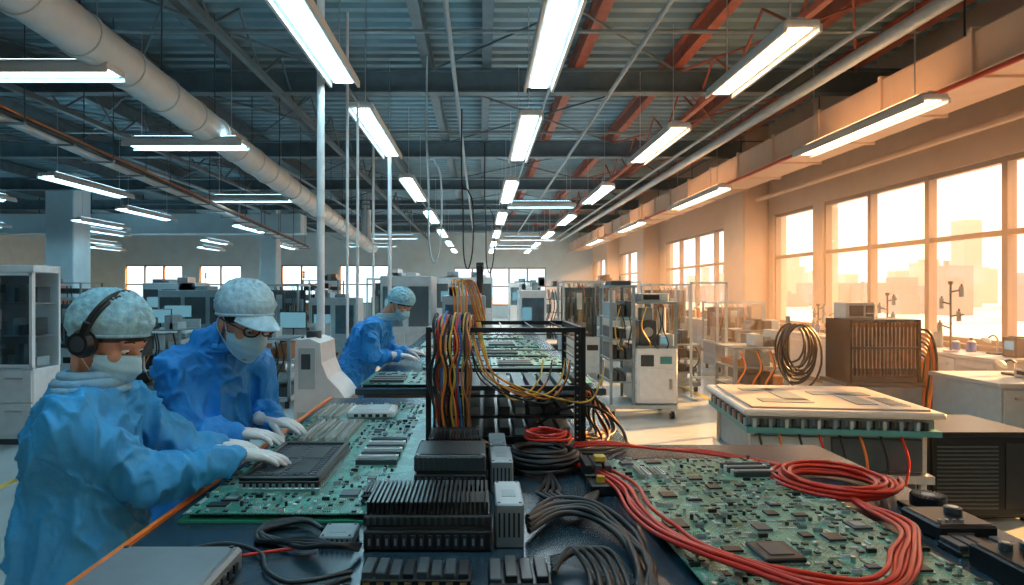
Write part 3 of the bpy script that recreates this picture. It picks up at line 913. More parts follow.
for k in range(7):
    x = cx0+.12+rd.random()*.1
    ex = rd.uniform(.15, .42); m = [yellowc, orangec, rubber, yellowc][k % 4]
    b.tube(catmull([(x, cy0+.1, 1.46), (x+.02, cy0-.03, 1.36), (x+.08, cy0-.05, 1.2+rd.random()*.06), (ex, cy0-.05, 1.12+rd.random()*.05), (ex+.09, cy0-.02, 1.22), (ex+.12, cy0+.06, 1.3)], 6), .0036, m, 6)
for k in range(5):
    b.tube(catmull([(cx0+.1+k*.014, cy0+.16, 1.44), (cx0+.10+k*.014, cy0+.18, 1.55), (cx0+.09+k*.016, cy0+.2, 1.64), (cx0+.15+k*.012, cy0+.24, 1.62), (cx0+.2+k*.01, cy0+.26, 1.46)], 6), .0042, yellowc if k % 2 else orangec, 6)
b.done('cable_bundle')

def coil(b, c, R, r, n, m, sd, sq=1.0, layers=4, jit=.08):
    rd = random.Random(sd); pts = []
    tot = n*22; ph = rd.random()*6
    for i in range(tot+1):
        t = i/22*2*pi; turn = i/22
        rr = R*(1+jit*math.sin(turn*2.3+ph)+jit*.4*math.sin(t*.5+ph))
        pts.append((c[0]+rr*math.cos(t)+.02*math.sin(turn*1.7+ph)*R*3, c[1]+rr*sq*math.sin(t)+.02*math.cos(turn*2.1)*R*3, c[2]+r+(turn % layers)*r*1.7+abs(math.sin(t*1.5+turn))*r*.8))
    b.tube(pts, r, m, 7)
b = B(); coil(b, (.235, 2.40, TZ), .125, .0075, 9, rubber, 1, layers=5, jit=.12); coil(b, (.22, 2.42, TZ+.02), .10, .007, 5, rubber, 4); b.done('coiled_black_cable')
b = B(); coil(b, (.26, 2.5, TZ+.085), .08, .0055, 3, redc, 2); b.done('coiled_red_cable')
b = B(); coil(b, (1.19, 2.16, TZ), .155, .0062, 11, redc, 3, sq=1.1, layers=4, jit=.18); b.done('coiled_red_cable')
b = B()
for k in range(6):
    o = k*.012-.03; zz = TZ+.02+.008*(k % 2)
    rr = random.Random(k)
    j = lambda: rr.uniform(-.010, .010)
    b.tube(catmull([(.30+o, 2.45, TZ+.03), (.41+o+j(), 2.26+j(), zz+.012), (.462+o+j(), 2.05+j(), zz+.02), (.455+o+j(), 1.84, zz+.02), (.48+o+j(), 1.68, zz+.02), (.52+o*.7+j(), 1.54+o*.3, zz+.03), (.59+j(), 1.41+o*.6, zz+.04),
                    (.68, 1.33+o+j(), zz+.04), (.80, 1.32+o, zz+.03), (.89, 1.37+o+j(), zz+.03), (.975-o*.4, 1.47+o, zz+.03), (1.06-o*.3+j(), 1.59+o*.6, zz+.025),
                    (1.13-o, 1.70+j(), zz+.02), (1.15-o, 1.80+j(), zz+.01), (1.15-o*.5, 1.9, zz), (1.15, 2.0, zz)], 6), .0060, redc, 7)
b.done('red_cable_loop')
b = B()
for k in range(3):
    b.tube(catmull([(.3, 2.62+k*.02, TZ+.02), (.5, 2.56+k*.03, TZ+.05), (.72, 2.62, TZ+.02), (.9, 2.54+k*.03, TZ+.02), (1.05, 2.42+k*.02, TZ+.02), (1.15, 2.30, TZ+.03)], 6), .005, redc, 6)
b.done('red_cable')
b = B(); rd = random.Random(9)
for k in range(14):
    x = .47+rd.random()*.12; y = 2.75+rd.random()*.4; m = [rubber, rubber, yellowc, rubber, orangec, rubber][k % 6]
    b.tube(catmull([(cx1-.05-rd.random()*.2, y, 1.0+rd.random()*.1), (cx1+.04, y-.03, 1.1+rd.random()*.08), (x+.02, y, 1.02), (x+.04, y-.08, .95), (x-.05, y-.2, TZ+.015), (x-.14, y-.28, TZ+.03), (.34, 2.52, TZ+.04)], 6), rd.choice([.006, .007]), m, 6)
b.done('cable_bundle')
b = B(); rd = random.Random(12)
for k in range(8):
    o = k*.017; jj = rd.uniform(-.02, .02)
    b.tube(catmull([(.13, 1.70+o*.6, TZ+.03+.01*(k % 3)), (.22, 1.80+o+jj, TZ+.04), (.30+o*.3, 1.80+o*.6, TZ+.035+.012*(k % 2)), (.36+o*.3+jj, 1.68+o*.2, TZ+.03), (.37+o*.3-jj, 1.52, TZ+.02+.012*(k % 2)), (.34+o*.4, 1.38, TZ+.02), (.30+o, 1.22, TZ+.02)], 7), .0080, rubber, 7)
for k in range(5):
    o = k*.02
    b.tube(catmull([(.17, 1.47+o, TZ+.02), (.22+o, 1.56, TZ+.04), (.25+o, 1.46, TZ+.02), (.22+o, 1.3, TZ+.015), (.2, 1.15, TZ+.015)], 7), .007, rubber, 7)
for k in range(4):
    b.tube(catmull([(.25, 2.28, TZ+.02), (.2+k*.02, 2.1, TZ+.02), (.18+k*.02, 1.98, TZ+.04), (.26+k*.01, 1.9, TZ+.03), (.34, 1.96+k*.02, TZ+.02), (.38, 2.06, TZ+.02)], 6), .007, rubber, 6)
b.done('black_power_cable')
b = B()
for k in range(4):
    b.tube(catmull([(-.305, 1.60+k*.012, TZ+.02), (-.36, 1.56, TZ+.05), (-.44, 1.59+k*.02, TZ+.03), (-.52-k*.02, 1.68, TZ+.012), (-.6, 1.74+k*.02, TZ+.012), (-.5, 1.80+k*.006, TZ+.02), (-.43, 1.74, TZ+.02)], 6), .0065, rubber, 6)
b.tube(catmull([(-.3, 1.5, TZ+.01), (-.42, 1.44, TZ+.012), (-.5, 1.5, TZ+.012), (-.55, 1.6, TZ+.012), (-.66, 1.66, TZ+.012), (-.75, 1.62, TZ+.01)], 6), .006, rubber, 6)
b.tube(catmull([(-.3, 1.47, TZ+.01), (-.4, 1.38, TZ+.01), (-.5, 1.36, TZ+.012), (-.53, 1.24, TZ+.012)], 6), .006, rubber, 6)
b.tube(catmull([(-.7, 1.62, TZ+.01), (-.62, 1.58, TZ+.012), (-.5, 1.62, TZ+.012), (-.42, 1.65, TZ+.012)], 6), .0045, redc, 6)
b.done('black_signal_cable')

b = B(); b.X = rot_builder(math.radians(3), .8, 1.9)
pcb(b, .47, 1.10, 1.34, 2.46, .948, 23, pcbB, .027, excl=[(.64, .77, 1.5, 1.64)], fill=.9,
    slots=[(.9, 1.05, 2.2, 2.34, 5, 'X'), (.56, .66, 2.2, 2.3, 4, 'Y')])
b.bx(.65, .76, 1.51, 1.63, .952, .955, steel); b.bx(.655, .755, 1.515, 1.625, .954, .966, black, .003)
b.bx(.675, .735, 1.535, 1.605, .966, .969, dgrey, .001)
for k in range(16):
    b.bx(.652+k*.0066, .655+k*.0066, 1.503, 1.512, .952, .956, steel); b.bx(.652+k*.0066, .655+k*.0066, 1.628, 1.637, .952, .956, steel)
b.done('circuit_board')
b = B(); b.bx(1.22, 1.38, 1.70, 1.86, .93, .972, black, .006)
b.bx(1.23, 1.37, 1.71, 1.85, .972, .974, blackm, .001)
b.cyl((1.33, 1.80, .974), (1.33, 1.80, .990), .022, dgrey, 20); b.cyl((1.33, 1.80, .990), (1.33, 1.80, .992), .014, steel, 16)
for k in range(4): b.cyl((1.245+k*.02, 1.735, .974), (1.245+k*.02, 1.735, .979), .005, greyp, 10)
b.bx(1.24, 1.31, 1.695, 1.702, .94, .955, steel); b.done('signal_controller')
b = B(); b.bx(1.30, 1.43, 1.90, 2.0, .93, .945, black, .003)
ca = V((1.365, 1.95, .975))
b.cyl((ca.x, ca.y, .945), (ca.x, ca.y, .975), .048, black, 24)
b.cyl((ca.x, ca.y, .974), (ca.x, ca.y, .979), .018, greyp, 16)
for k in range(28):
    a = 2*pi*k/28; b.box((ca.x+.032*math.cos(a), ca.y+.032*math.sin(a), .977), (.028, .003, .006), dgrey, rz=a+.4)
b.done('blower_fan')
b = B(); b.bx(1.19, 1.42, 1.36, 1.56, .93, .985, black, .004); b.bx(1.2, 1.41, 1.37, 1.55, .985, .988, black, .001)
for k in range(7): b.bx(1.21+k*.028, 1.23+k*.028, 1.355, 1.361, .945, .965, steel)
for k in range(3): b.cyl((1.24+k*.05, 1.51, .988), (1.24+k*.05, 1.51, 1.003), .014, dgrey, 16); b.cyl((1.24+k*.05, 1.51, 1.003), (1.24+k*.05, 1.51, 1.006), .008, steel, 12)
b.done('interface_box')
connector_block(1.2, 1.36, 1.6, 1.68, .93, .96, 8)

# ------------------------------------------------------------------ second bench with boards
b = B()
b.bx(-.85, .86, 4.35, 10.2, TZ-.045, TZ, topm, .006); b.bx(-.8, .8, 4.4, 10.1, TZ-.12, TZ-.045, dgrey)
for y in (4.5, 6.4, 8.3, 10.0):
    for x in (-.78, .78): b.bx(x-.03, x+.03, y-.03, y+.03, 0, TZ-.1, greyp)
b.bx(-.78, .78, 4.5, 10, .25, .28, greyp)
b.done('workbench')
k = 0
for (x0, x1, y0, y1) in ((-.83, -.3, 4.42, 5.1), (-.22, .32, 4.5, 5.3), (.38, .8, 4.5, 5.2), (-.5, .05, 5.4, 6.3), (.1, .75, 5.4, 6.2), (-.75, -.1, 6.45, 7.3), (0, .7, 6.4, 7.2), (-.7, -.05, 7.5, 8.5), (.05, .7, 7.4, 8.4), (-.6, .6, 8.7, 9.6)):
    k += 1; b = B()
    pcb(b, x0, x1, y0, y1, .944, 40+k, pcbB if k % 2 else pcbA, .05, fill=.7,
        slots=[(x0+.05, x0+(x1-x0)*.55, y0+.08, y0+(y1-y0)*.55, 6, 'X' if k % 2 else 'Y')])
    b.done('circuit_board')

# ------------------------------------------------------------------ machines
def signal_tower(b, x, y, z):
    b.cyl((x, y, z), (x, y, z+.16), .012, steel, 8)
    for i, m in enumerate((greenp, yellowc, redc)): b.cyl((x, y, z+.16+i*.05), (x, y, z+.205+i*.05), .025, m, 12)
def machine(name, x0, x1, y0, y1, h, style='cabinet', seed=0, body=None, casters=False, tower=False):
    rd = random.Random(seed); b = B(); body = body or rd.choice([lgrey, lgrey, greyp])
    z0 = .1
    W = x1-x0; D = y1-y0
    for (x, y) in ((x0+.06, y0+.06), (x1-.06, y0+.06), (x0+.06, y1-.06), (x1-.06, y1-.06)):
        if casters:
            b.cyl((x-.02, y, .045), (x+.02, y, .045), .045, black, 14); b.bx(x-.03, x+.03, y-.02, y+.02, .06, .11, steel)
        else: b.cyl((x, y, 0), (x, y, .11), .03, black, 10)
    if style == 'cabinet':
        b.bx(x0, x1, y0, y1, z0, h, body, .015)
        nd = max(1, round(W/.5))
        for k in range(nd):
            a = x0+W*k/nd+.02; c = x0+W*(k+1)/nd-.02
            b.bx(a, c, y0-.012, y0, z0+.05, h*.45, body, .004); b.bx(a+.03, c-.03, y0-.014, y0, h*.52, h*.9, dglass if rd.random() < .5 else dgrey)
            b.bx(c-.06, c-.04, y0-.03, y0-.012, h*.25, h*.35, steel)
        b.bx(x0+W*.1, x0+W*.45, y0-.03, y0-.012, h*.62, h*.78, screen)
        for k in range(6): b.bx(x0-.004, x0, y0+D*.2, y0+D*.8, h*.3+k*.04, h*.3+k*.04+.015, black)
        for k in range(4):
            a = x0+W*rd.uniform(.05, .7); b.bx(a, a+W*.2, y0+D*.2, y0+D*.7, h, h+rd.uniform(.05, .2), rd.choice([greyp, steel, white]), .006)
    elif style == 'glass':
        zb = h*.42
        b.bx(x0, x1, y0, y1, z0, zb, body, .012)
        b.bx(x0+.03, x0+W*.48, y0-.01, y0, z0+.05, zb-.05, body, .003); b.bx(x0+W*.52, x1-.03, y0-.01, y0, z0+.05, zb-.05, body, .003)
        b.bx(x0+W*.60, x1-.08, y0-.014, y0-.008, zb-.22, zb-.12, black)
        for (x, y) in ((x0, y0), (x1, y0), (x0, y1), (x1, y1)): b.bx(x-.018, x+.018, y-.018, y+.018, zb, h, lgrey)
        for z in (zb, h):
            for y in (y0, y1): b.bx(x0, x1, y-.018, y+.018, z-.018, z+.018, lgrey)
            for x in (x0, x1): b.bx(x-.018, x+.018, y0, y1, z-.018, z+.018, lgrey)
        b.bx(x0, x1, y0-.002, y0+.002, zb, h, glass); b.bx(x0-.002, x0+.002, y0, y1, zb, h, glass); b.bx(x1-.002, x1+.002, y0, y1, zb, h, glass)
        b.bx(x0+W*.1, x1-W*.1, y0+D*.45, y0+D*.55, zb+(h-zb)*.62, zb+(h-zb)*.72, greyp, .005)
        for xx in (.12, .84): b.bx(x0+W*xx, x0+W*(xx+.06), y0+D*.44, y0+D*.56, zb, zb+(h-zb)*.9, dgrey, .004)
        b.bx(x0+W*.36, x0+W*.58, y0+D*.34, y0+D*.47, zb+(h-zb)*.3, zb+(h-zb)*.88, dgrey, .006)
        b.bx(x0+W*.40, x0+W*.54, y0+D*.32, y0+D*.34, zb+(h-zb)*.5, zb+(h-zb)*.8, lgrey, .004)
        b.cyl((x0+W*.48, y0+D*.42, zb+(h-zb)*.15), (x0+W*.48, y0+D*.42, zb+(h-zb)*.4), .02, steel, 10)
        b.bx(x0+W*.2, x0+W*.8, y0+D*.2, y0+D*.8, zb+.02, zb+.08, dgrey, .004); b.bx(x0+W*.3, x0+W*.7, y0+D*.3, y0+D*.7, zb+.08, zb+.10, steel)
        b.bx(x0+W*.08, x1-W*.08, y1-.06, y1-.03, zb+.1, h-.1, dgrey, .004)
        for k in range(22):
            a = x0+W*rd.uniform(.06, .85); c = y0+D*rd.uniform(.15, .85); hh = (h-zb)*rd.uniform(.15, .75)
            b.bx(a, a+rd.uniform(.03, .1), c, c+.06, zb+.02, zb+hh, rd.choice([lgrey, greyp, dgrey, copper, greyp, dgrey, black]), .003)
        for k in range(7):
            a = x0+W*rd.uniform(.15, .85)
            b.tube(catmull([(a, y0+D*.5, h-.03), (a+.03, y0+D*.45, h*.85), (a-.04, y0+D*.5, zb+.2), (a, y0+D*.6, zb+.05)], 5), .008, rd.choice([rubber, rubber, orangec]), 6)
    elif style == 'open':
        b.bx(x0, x1, y0, y1, z0, z0+.05, body)
        for (x, y) in ((x0+.02, y0+.02), (x1-.02, y0+.02), (x0+.02, y1-.02), (x1-.02, y1-.02)): b.bx(x-.02, x+.02, y-.02, y+.02, z0, h, greyp)
        n = max(3, int(h/.3))
        for k in range(1, n+1):
            z = z0+(h-z0)*k/n; b.bx(x0, x1, y0, y1, z-.02, z, greyp)
            for q in range(4):
                if rd.random() < .8 and k <= n:
                    a = x0+W*(.04+q*.24); zz = z0+(h-z0)*(k-1)/n+(.05 if k == 1 else 0)
                    b.bx(a, a+W*.19, y0+D*.1, y0+D*.8, zz, zz+(h-z0)/n*rd.uniform(.3, .75), rd.choice([lgrey, dgrey, greyp, dgrey, copper, black]), .005)
        for q in range(5):
            a = x0+W*rd.uniform(.05, .8); b.bx(a, a+W*.15, y0+D*.2, y0+D*.6, h, h+rd.uniform(.05, .22), rd.choice([lgrey, dgrey, greyp, copper]), .006)
        for q in range(5):
            a = x0+W*rd.uniform(.1, .9)
            b.tube(catmull([(a, y0-.02, h*.95), (a+.05, y0-.05, h*.7), (a-.05, y0-.04, h*.45), (a+.03, y0-.01, h*.25)], 5), .011, rd.choice([rubber, rubber, orangec]), 6)
    if tower: signal_tower(b, x1-.1, y1-.1, h)
    b.done(name)

# wheeled equipment cart: stacked instruments over a white base unit
b = B(); rd = random.Random(8)
X0, X1, Y0, Y1, H = 1.60, 2.44, 7.9, 8.6, 1.66
for (x, y) in ((X0+.05, Y0+.06), (X1-.05, Y0+.06), (X0+.05, Y1-.06), (X1-.05, Y1-.06)):
    b.cyl((x-.02, y, .05), (x+.02, y, .05), .05, black, 16); b.bx(x-.03, x+.03, y-.02, y+.02, .07, .13, steel)
b.bx(X0, X1, Y0, Y1, .13, .18, lgrey, .006)
for x in (X0+.02, X1-.02, X0+.30):
    for y in (Y0+.02, Y1-.02): b.bx(x-.017, x+.017, y-.017, y+.017, .18, H if x < X1-.1 else 1.45, greyp)
b.bx(X0+.32, X1, Y0-.02, Y1-.02, .20, .88, white, .02)
b.bx(X0+.36, X1-.05, Y0-.03, Y0-.02, .25, .62, white, .006); b.bx(X0+.38, X1-.30, Y0-.032, Y0-.02, .66, .80, dgrey, .003)
b.bx(X1-.22, X1-.08, Y0-.034, Y0-.02, .69, .78, teal, .002); b.bx(X1-.11, X1-.08, Y0-.05, Y0-.03, .38, .5, steel)
for z in (.45, .72, .98, 1.25):
    b.bx(X0, X0+.32, Y0, Y1, z, z+.02, greyp)
    for k in range(3): b.bx(X0+.03+k*.09, X0+.095+k*.09, Y0+.02, Y1-.1, z+.02, z+rd.uniform(.12, .22), rd.choice([dgrey, lgrey, greyp, dgrey, black]), .005)
b.bx(X0+.34, X1, Y0, Y1, .88, .91, greyp, .004); b.bx(X0+.34, X1, Y0, Y1, 1.43, 1.455, greyp, .004)
b.bx(X0, X0+.34, Y0, Y1, H-.03, H, greyp, .004)
b.bx(X0+.38, X0+.60, Y0+.05, Y0+.4, .91, 1.22, dgrey, .008); b.cyl((X0+.49, Y0+.04, 1.08), (X0+.49, Y0+.06, 1.08), .06, steel, 18)
b.bx(X0+.63, X1-.03, Y0+.05, Y0+.45, .91, 1.05, lgrey, .008); b.bx(X0+.65, X0+.73, Y0+.045, Y0+.05, .94, 1.02, screen)
b.cyl((X0+.70, Y0+.2, 1.05), (X0+.70, Y0+.2, 1.38), .05, lgrey, 16); b.cyl((X0+.70, Y0+.2, 1.38), (X0+.70, Y0+.2, 1.42), .03, copper, 12)
b.bx(X0+.42, X0+.56, Y0+.1, Y0+.3, 1.22, 1.38, greyp, .006)
b.bx(X0+.40, X1-.08, Y0+.1, Y1-.1, 1.455, 1.56, lgrey, .01); b.bx(X0+.44, X0+.64, Y0+.09, Y0+.1, 1.48, 1.54, black)
for k in range(6):
    a = X0+rd.uniform(.05, .8)
    b.tube(catmull([(a, Y0-.01, 1.4), (a+rd.uniform(-.08, .08), Y0-.05, 1.15), (a+rd.uniform(-.08, .08), Y0-.04, .95), (a+.04, Y0+.02, .86)], 6), .008, [rubber, rubber, yellowc][k % 3], 6)
b.cyl((X0+.2, Y0+.3, H), (X0+.2, Y0+.3, H+.12), .02, steel, 10); b.bx(X0+.05, X0+.3, Y0+.15, Y0+.5, H, H+.06, dgrey, .01)
b.done('equipment_cart')
b = B()
for (x, y) in ((3.1, 9.4), (3.62, 9.4)): b.bx(x-.015, x+.015, y-.015, y+.015, .03, 1.72, lgrey); b.bx(x-.03, x+.03, y-.2, y+.2, 0, .03, lgrey)
b.bx(3.1, 3.62, 9.385, 9.415, 1.69, 1.72, lgrey); b.bx(3.1, 3.62, 9.385, 9.415, .3, .33, lgrey); b.bx(3.1, 3.62, 9.397, 9.403, .33, 1.69, glass)
b.done('glass_guard_screen')
machine('equipment_trolley', 2.75, 3.45, 10.0, 10.7, .75, 'open', 5, casters=True)
machine('test_chamber', 1.5, 2.2, 11.5, 12.3, 1.75, 'glass', 4, lgrey, casters=True)
machine('test_chamber', 3.2, 3.9, 11.9, 12.7, 1.7, 'glass', 6, white)
machine('reflow_oven', -1.75, -.85, 11.2, 12.6, 1.85, 'cabinet', 7, lgrey, tower=False)
machine('screen_printer', -.65, .1, 11.0, 12.2, 1.5, 'cabinet', 8, greyp)
machine('control_cabinet', .8, 1.35, 13.0, 13.8, 1.6, 'cabinet', 9, white)
machine('storage_shelf', 1.1, 2.0, 15.5, 16.3, 1.7, 'open', 10)
machine('test_chamber', 2.8, 4.0, 16.0, 17.0, 1.8, 'glass', 11, lgrey)
machine('test_chamber', 4.6, 5.5, 12.4, 13.2, 1.35, 'glass', 12, greyp)
machine('equipment_trolley', 4.15, 5.0, 10.3, 11.0, .95, 'open', 13)
machine('equipment_trolley', 3.3, 4.0, 8.3, 9.0, .85, 'open', 33, casters=True)
machine('test_chamber', 4.9, 5.6, 17.5, 18.4, 1.6, 'glass', 14)
machine('control_cabinet', -3.3, -2.4, 12.4, 13.2, 1.45, 'cabinet', 15, lgrey)
machine('test_chamber', -4.6, -3.7, 13, 13.9, 1.7, 'glass', 16, white, tower=True)
machine('reflow_oven', -7.3, -5.6, 14.5, 15.7, 1.6, 'cabinet', 17, greyp)
machine('storage_shelf', -5.3, -4.2, 19, 19.8, 1.9, 'open', 18)
machine('control_cabinet', -9.5, -8.0, 18, 19, 1.8, 'cabinet', 19, lgrey, tower=True)
machine('test_chamber', -3.0, -1.9, 17.0, 18.2, 1.9, 'glass', 20)
machine('storage_shelf', -12.2, -10.6, 17, 18, 1.8, 'open', 21)
machine('control_cabinet', -1.4, .4, 20, 21, 2.0, 'cabinet', 22, lgrey)
machine('equipment_trolley', -3.35, -2.55, 8.6, 9.3, .95, 'open', 23)
machine('equipment_trolley', -5.4, -4.5, 9.6, 10.3, 1.0, 'open', 24)
machine('test_chamber', -7.5, -6.5, 10.6, 11.4, 1.45, 'glass', 25)
machine('storage_shelf', 3.2, 4.6, 21, 22, 1.9, 'open', 26)
machine('reflow_oven', -17, -14, 22, 23.2, 1.7, 'cabinet', 27, lgrey)
machine('control_cabinet', 1.2, 2.5, 26, 27, 1.9, 'cabinet', 28, white)

b = B()
x0, x1, y0, y1, h = -6.1, -4.62, 6.6, 7.05, 1.86
b.bx(x0, x1, y0+.02, y1, .05, .78, white, .01); b.bx(x0, x1, y0+.02, y1, h-.08, h, white, .01)
b.bx(x0, x1, y1-.03, y1, .78, h, white); b.bx(x0-.001, x0+.03, y0+.02, y1, .78, h, white); b.bx(x1-.03, x1, y0+.02, y0+.05, .78, h, white)
b.bx(x1-.012, x1-.006, y0+.05, y1-.03, .78, h-.08, glass)
b.bx(x0, x1, y0+.02, y1, .0, .06, dgrey)
for z in (1.1, 1.45): b.bx(x0+.03, x1-.03, y0+.08, y1-.03, z, z+.015, steel)
rdm = random.Random(4)
for z in (.79, 1.12, 1.47):
    for k in range(12):
        a = x0+.08+k*.115; b.bx(a, a+rdm.uniform(.05, .09), y0+.15, y1-.1, z, z+rdm.uniform(.1, .25), rdm.choice([white, dgrey, lgrey, beige, greyp]), .004)
n = 4
for k in range(n):
    a = x0+(x1-x0)*k/n; c = x0+(x1-x0)*(k+1)/n
    for (p, q) in ((a, a+.03), (c-.03, c)): b.bx(p, q, y0, y0+.02, .8, h-.08, white)
    for z in (.8, h-.11): b.bx(a, c, y0, y0+.02, z, z+.03, white)
    b.bx(a+.03, c-.03, y0+.008, y0+.012, .83, h-.11, dglass)
    b.bx((c-.06) if k % 2 == 0 else a+.04, (c-.045) if k % 2 == 0 else a+.055, y0-.03, y0, 1.2, 1.4, steel)
    for j in range(2):
        b.bx(a+.01, c-.01, y0, y0+.02, .1+j*.34, .42+j*.34, white, .004); b.bx(a+.1, c-.1, y0-.02, y0, .34+j*.34, .355+j*.34, steel)
b.done('glass_door_cabinet')
b = B()
prof = [(-1.22, 0), (-.88, 0), (-.88, .88), (-.93, .95), (-1.0, 1.02), (-1.04, 1.12), (-1.05, 1.25), (-1.12, 1.28), (-1.21, 1.27), (-1.22, 1.0)]
n = len(prof)
vs = [(p[0], 4.2, p[1]) for p in prof]+[(p[0], 4.62, p[1]) for p in prof]
b.add(vs, [[i, (i+1) % n, (i+1) % n+n, i+n] for i in range(n)]+[list(reversed(range(n))), [i+n for i in range(n)]], white)
b.bx(-1.19, -1.08, 4.19, 4.2, .95, 1.22, lgrey); b.bx(-1.17, -1.11, 4.185, 4.195, 1.08, 1.18, dgrey)
b.bx(-1.20, -.9, 4.19, 4.2, .1, .8, lgrey, .002)
b.cyl((-1.14, 4.4, 1.27), (-1.14, 4.4, 1.32), .05, dgrey, 16)
b.done('inspection_machine')

# white-topped machine, right
b = B(); b.X = Matrix.Translation((-.08, .16, 0)) @ rot_builder(math.radians(-7), 2.4, 4.3)
b.bx(1.80, 2.98, 3.78, 4.86, .81, .85, M('machine_top_plate', (.58, .57, .54), .35, var=.05), .012)
b.bx(1.86, 2.92, 3.84, 4.80, .85, .862, M('machine_cover_plate', (.52, .47, .41), .4, var=.06), .004)
for (a, c, d, e) in ((1.98, 2.3, 4.0, 4.15), (2.15, 2.3, 4.1, 4.6), (2.42, 2.8, 4.35, 4.5), (2.55, 2.68, 3.98, 4.4), (1.98, 2.2, 4.5, 4.62)): b.bx(a, c, d, e, .862, .866, greyp)
for k in range(7): b.bx(2.74, 2.86, 3.95+k*.05, 3.975+k*.05, .862, .865, greyp)
b.bx(1.84, 2.94, 3.84, 4.8, .74, .80, greyp, .004)
b.bx(1.82, 2.96, 3.80, 4.84, .70, .735, teal)
for k in range(22): b.bx(1.86+k*.048, 1.88+k*.048, 3.81, 3.84, .735, .785, [lgrey, black, greyp, dgrey][k % 4])
for k in range(20): b.bx(1.82, 1.84, 3.86+k*.046, 3.88+k*.046, .735, .785, [lgrey, black, copper][k % 3])
b.bx(1.88, 2.90, 3.88, 4.76, .45, .70, greyp, .01)
b.bx(1.86, 2.3, 3.86, 3.88, .47, .67, lgrey, .004); b.bx(2.35, 2.88, 3.86, 3.88, .47, .67, dgrey, .004)
b.bx(1.84, 2.94, 3.84, 4.8, .40, .45, steel); b.bx(1.9, 2.88, 3.92, 4.72, .1, .40, dgrey, .01)
for k in range(5): b.bx(1.95+k*.18, 2.08+k*.18, 3.9, 3.93, .15, .35, [dgrey, copper, lgrey][k % 3], .003)
for (x, y) in ((1.88, 3.9), (2.9, 3.9), (1.88, 4.74), (2.9, 4.74)): b.cyl((x, y, .06), (x, y, .8), .022, steel, 10); b.cyl((x, y, 0), (x, y, .06), .04, black, 12)
for k in range(8):
    b.tube(catmull([(1.9+k*.12, 3.83, .70), (1.92+k*.12, 3.78, .55), (1.98+k*.11, 3.80, .38), (1.95+k*.12, 3.88, .22)], 5), .008, [rubber, orangec, rubber, redc][k % 4], 6)
b.done('solder_wave_machine')
b = B()
b.X = Matrix.Translation((-.05, -.05, 0))
b.bx(3.12, 3.9, 4.45, 5.1, .03, .62, black, .012)
b.bx(3.15, 3.87, 4.435, 4.45, .06, .59, blackm, .003)
for k in range(16): b.bx(3.18, 3.6, 4.43, 4.436, .10+k*.028, .112+k*.028, dgrey)
b.bx(3.65, 3.84, 4.43, 4.436, .1, .55, black)
for k in range(9): b.bx(3.116, 3.121, 4.55+k*.05, 4.58+k*.05, .15, .5, black)
for (x, y) in ((3.18, 4.5), (3.84, 4.5), (3.18, 5.05), (3.84, 5.05)): b.cyl((x, y, 0), (x, y, .035), .03, rubber, 10)
b.done('server_case')
def counter(x0, x1, y0, y1, h, name, nd, face='X'):
    b = B(); b.bx(x0, x1, y0, y1, h-.04, h, lgrey, .006); b.bx(x0+.03, x1-.02, y0+.03, y1-.02, .08, h-.04, lgrey, .004); b.bx(x0+.06, x1-.04, y0+.06, y1-.04, 0, .08, dgrey)
    for k in range(nd):
        if face == 'X':
            a = y0+.04+(y1-y0-.08)*k/nd; c = y0+.04+(y1-y0-.08)*(k+1)/nd
            b.bx(x0+.012, x0+.03, a+.01, c-.01, .1, h-.06, lgrey, .004); b.bx(x0-.01, x0+.012, a+.1, c-.1, h-.14, h-.125, steel)
        else:
            a = x0+.04+(x1-x0-.08)*k/nd; c = x0+.04+(x1-x0-.08)*(k+1)/nd
            b.bx(a+.01, c-.01, y0+.012, y0+.03, .1, h-.06, lgrey, .004); b.bx(a+.1, c-.1, y0-.01, y0+.012, h-.14, h-.125, steel)
    b.done(name)
counter(4.55, 5.75, 5.6, 6.5, .78, 'storage_counter', 3, 'Y')
counter(5.8, 6.42, 7.2, 12.1, .82, 'wall_counter', 8, 'X')
counter(5.8, 6.42, 16.4, 22.4, .82, 'wall_counter', 8, 'X')
def supplies(x0, x1, y0, y1, z, n, seed, hmax=.3):
    rd = random.Random(seed); b = B()
    for k in range(n):
        y = y0+(y1-y0)*(k+.5)/n; x = rd.uniform(x0, x1); t = rd.random(); h = rd.uniform(.08, hmax); s_ = min(.1, (y1-y0)/n*.42)
        if t < .35:
            b.cyl((x, y, z), (x, y, z+h*.7), s_*.5, rd.choice([white, bluec, beige, greyp, orangec]), 12); b.cyl((x, y, z+h*.7), (x, y, z+h*.85), s_*.5, white, 12, r1=s_*.2); b.cyl((x, y, z+h*.85), (x, y, z+h), s_*.2, dgrey, 10)
        elif t < .75:
            b.bx(x-s_, x+s_, y-s_, y+s_, z, z+h*.8, rd.choice([lgrey, dgrey, greyp, copper, dgrey]), .008); b.bx(x-s_-.003, x-s_, y-s_*.7, y+s_*.6, z+h*.3, z+h*.65, rd.choice([screen, black]))
            b.bx(x-s_*.6, x+s_*.6, y-s_*.6, y+s_*.6, z+h*.8, z+h*.84, dgrey, .003)
        else:
            b.bx(x-.08, x+.08, y-.08, y+.08, z, z+.02, dgrey, .003); b.cyl((x, y, z), (x, y, z+h*1.3), .012, steel, 8); b.tube(catmull([(x, y, z+h*1.3), (x-.05, y, z+h*1.6), (x-.12, y, z+h*1.35)], 5), .01, dgrey, 8)
            b.cyl((x-.12, y, z+h*1.35), (x-.14, y, z+h*1.15), .03, white, 12, r1=.06)
    b.done('bench_instruments')
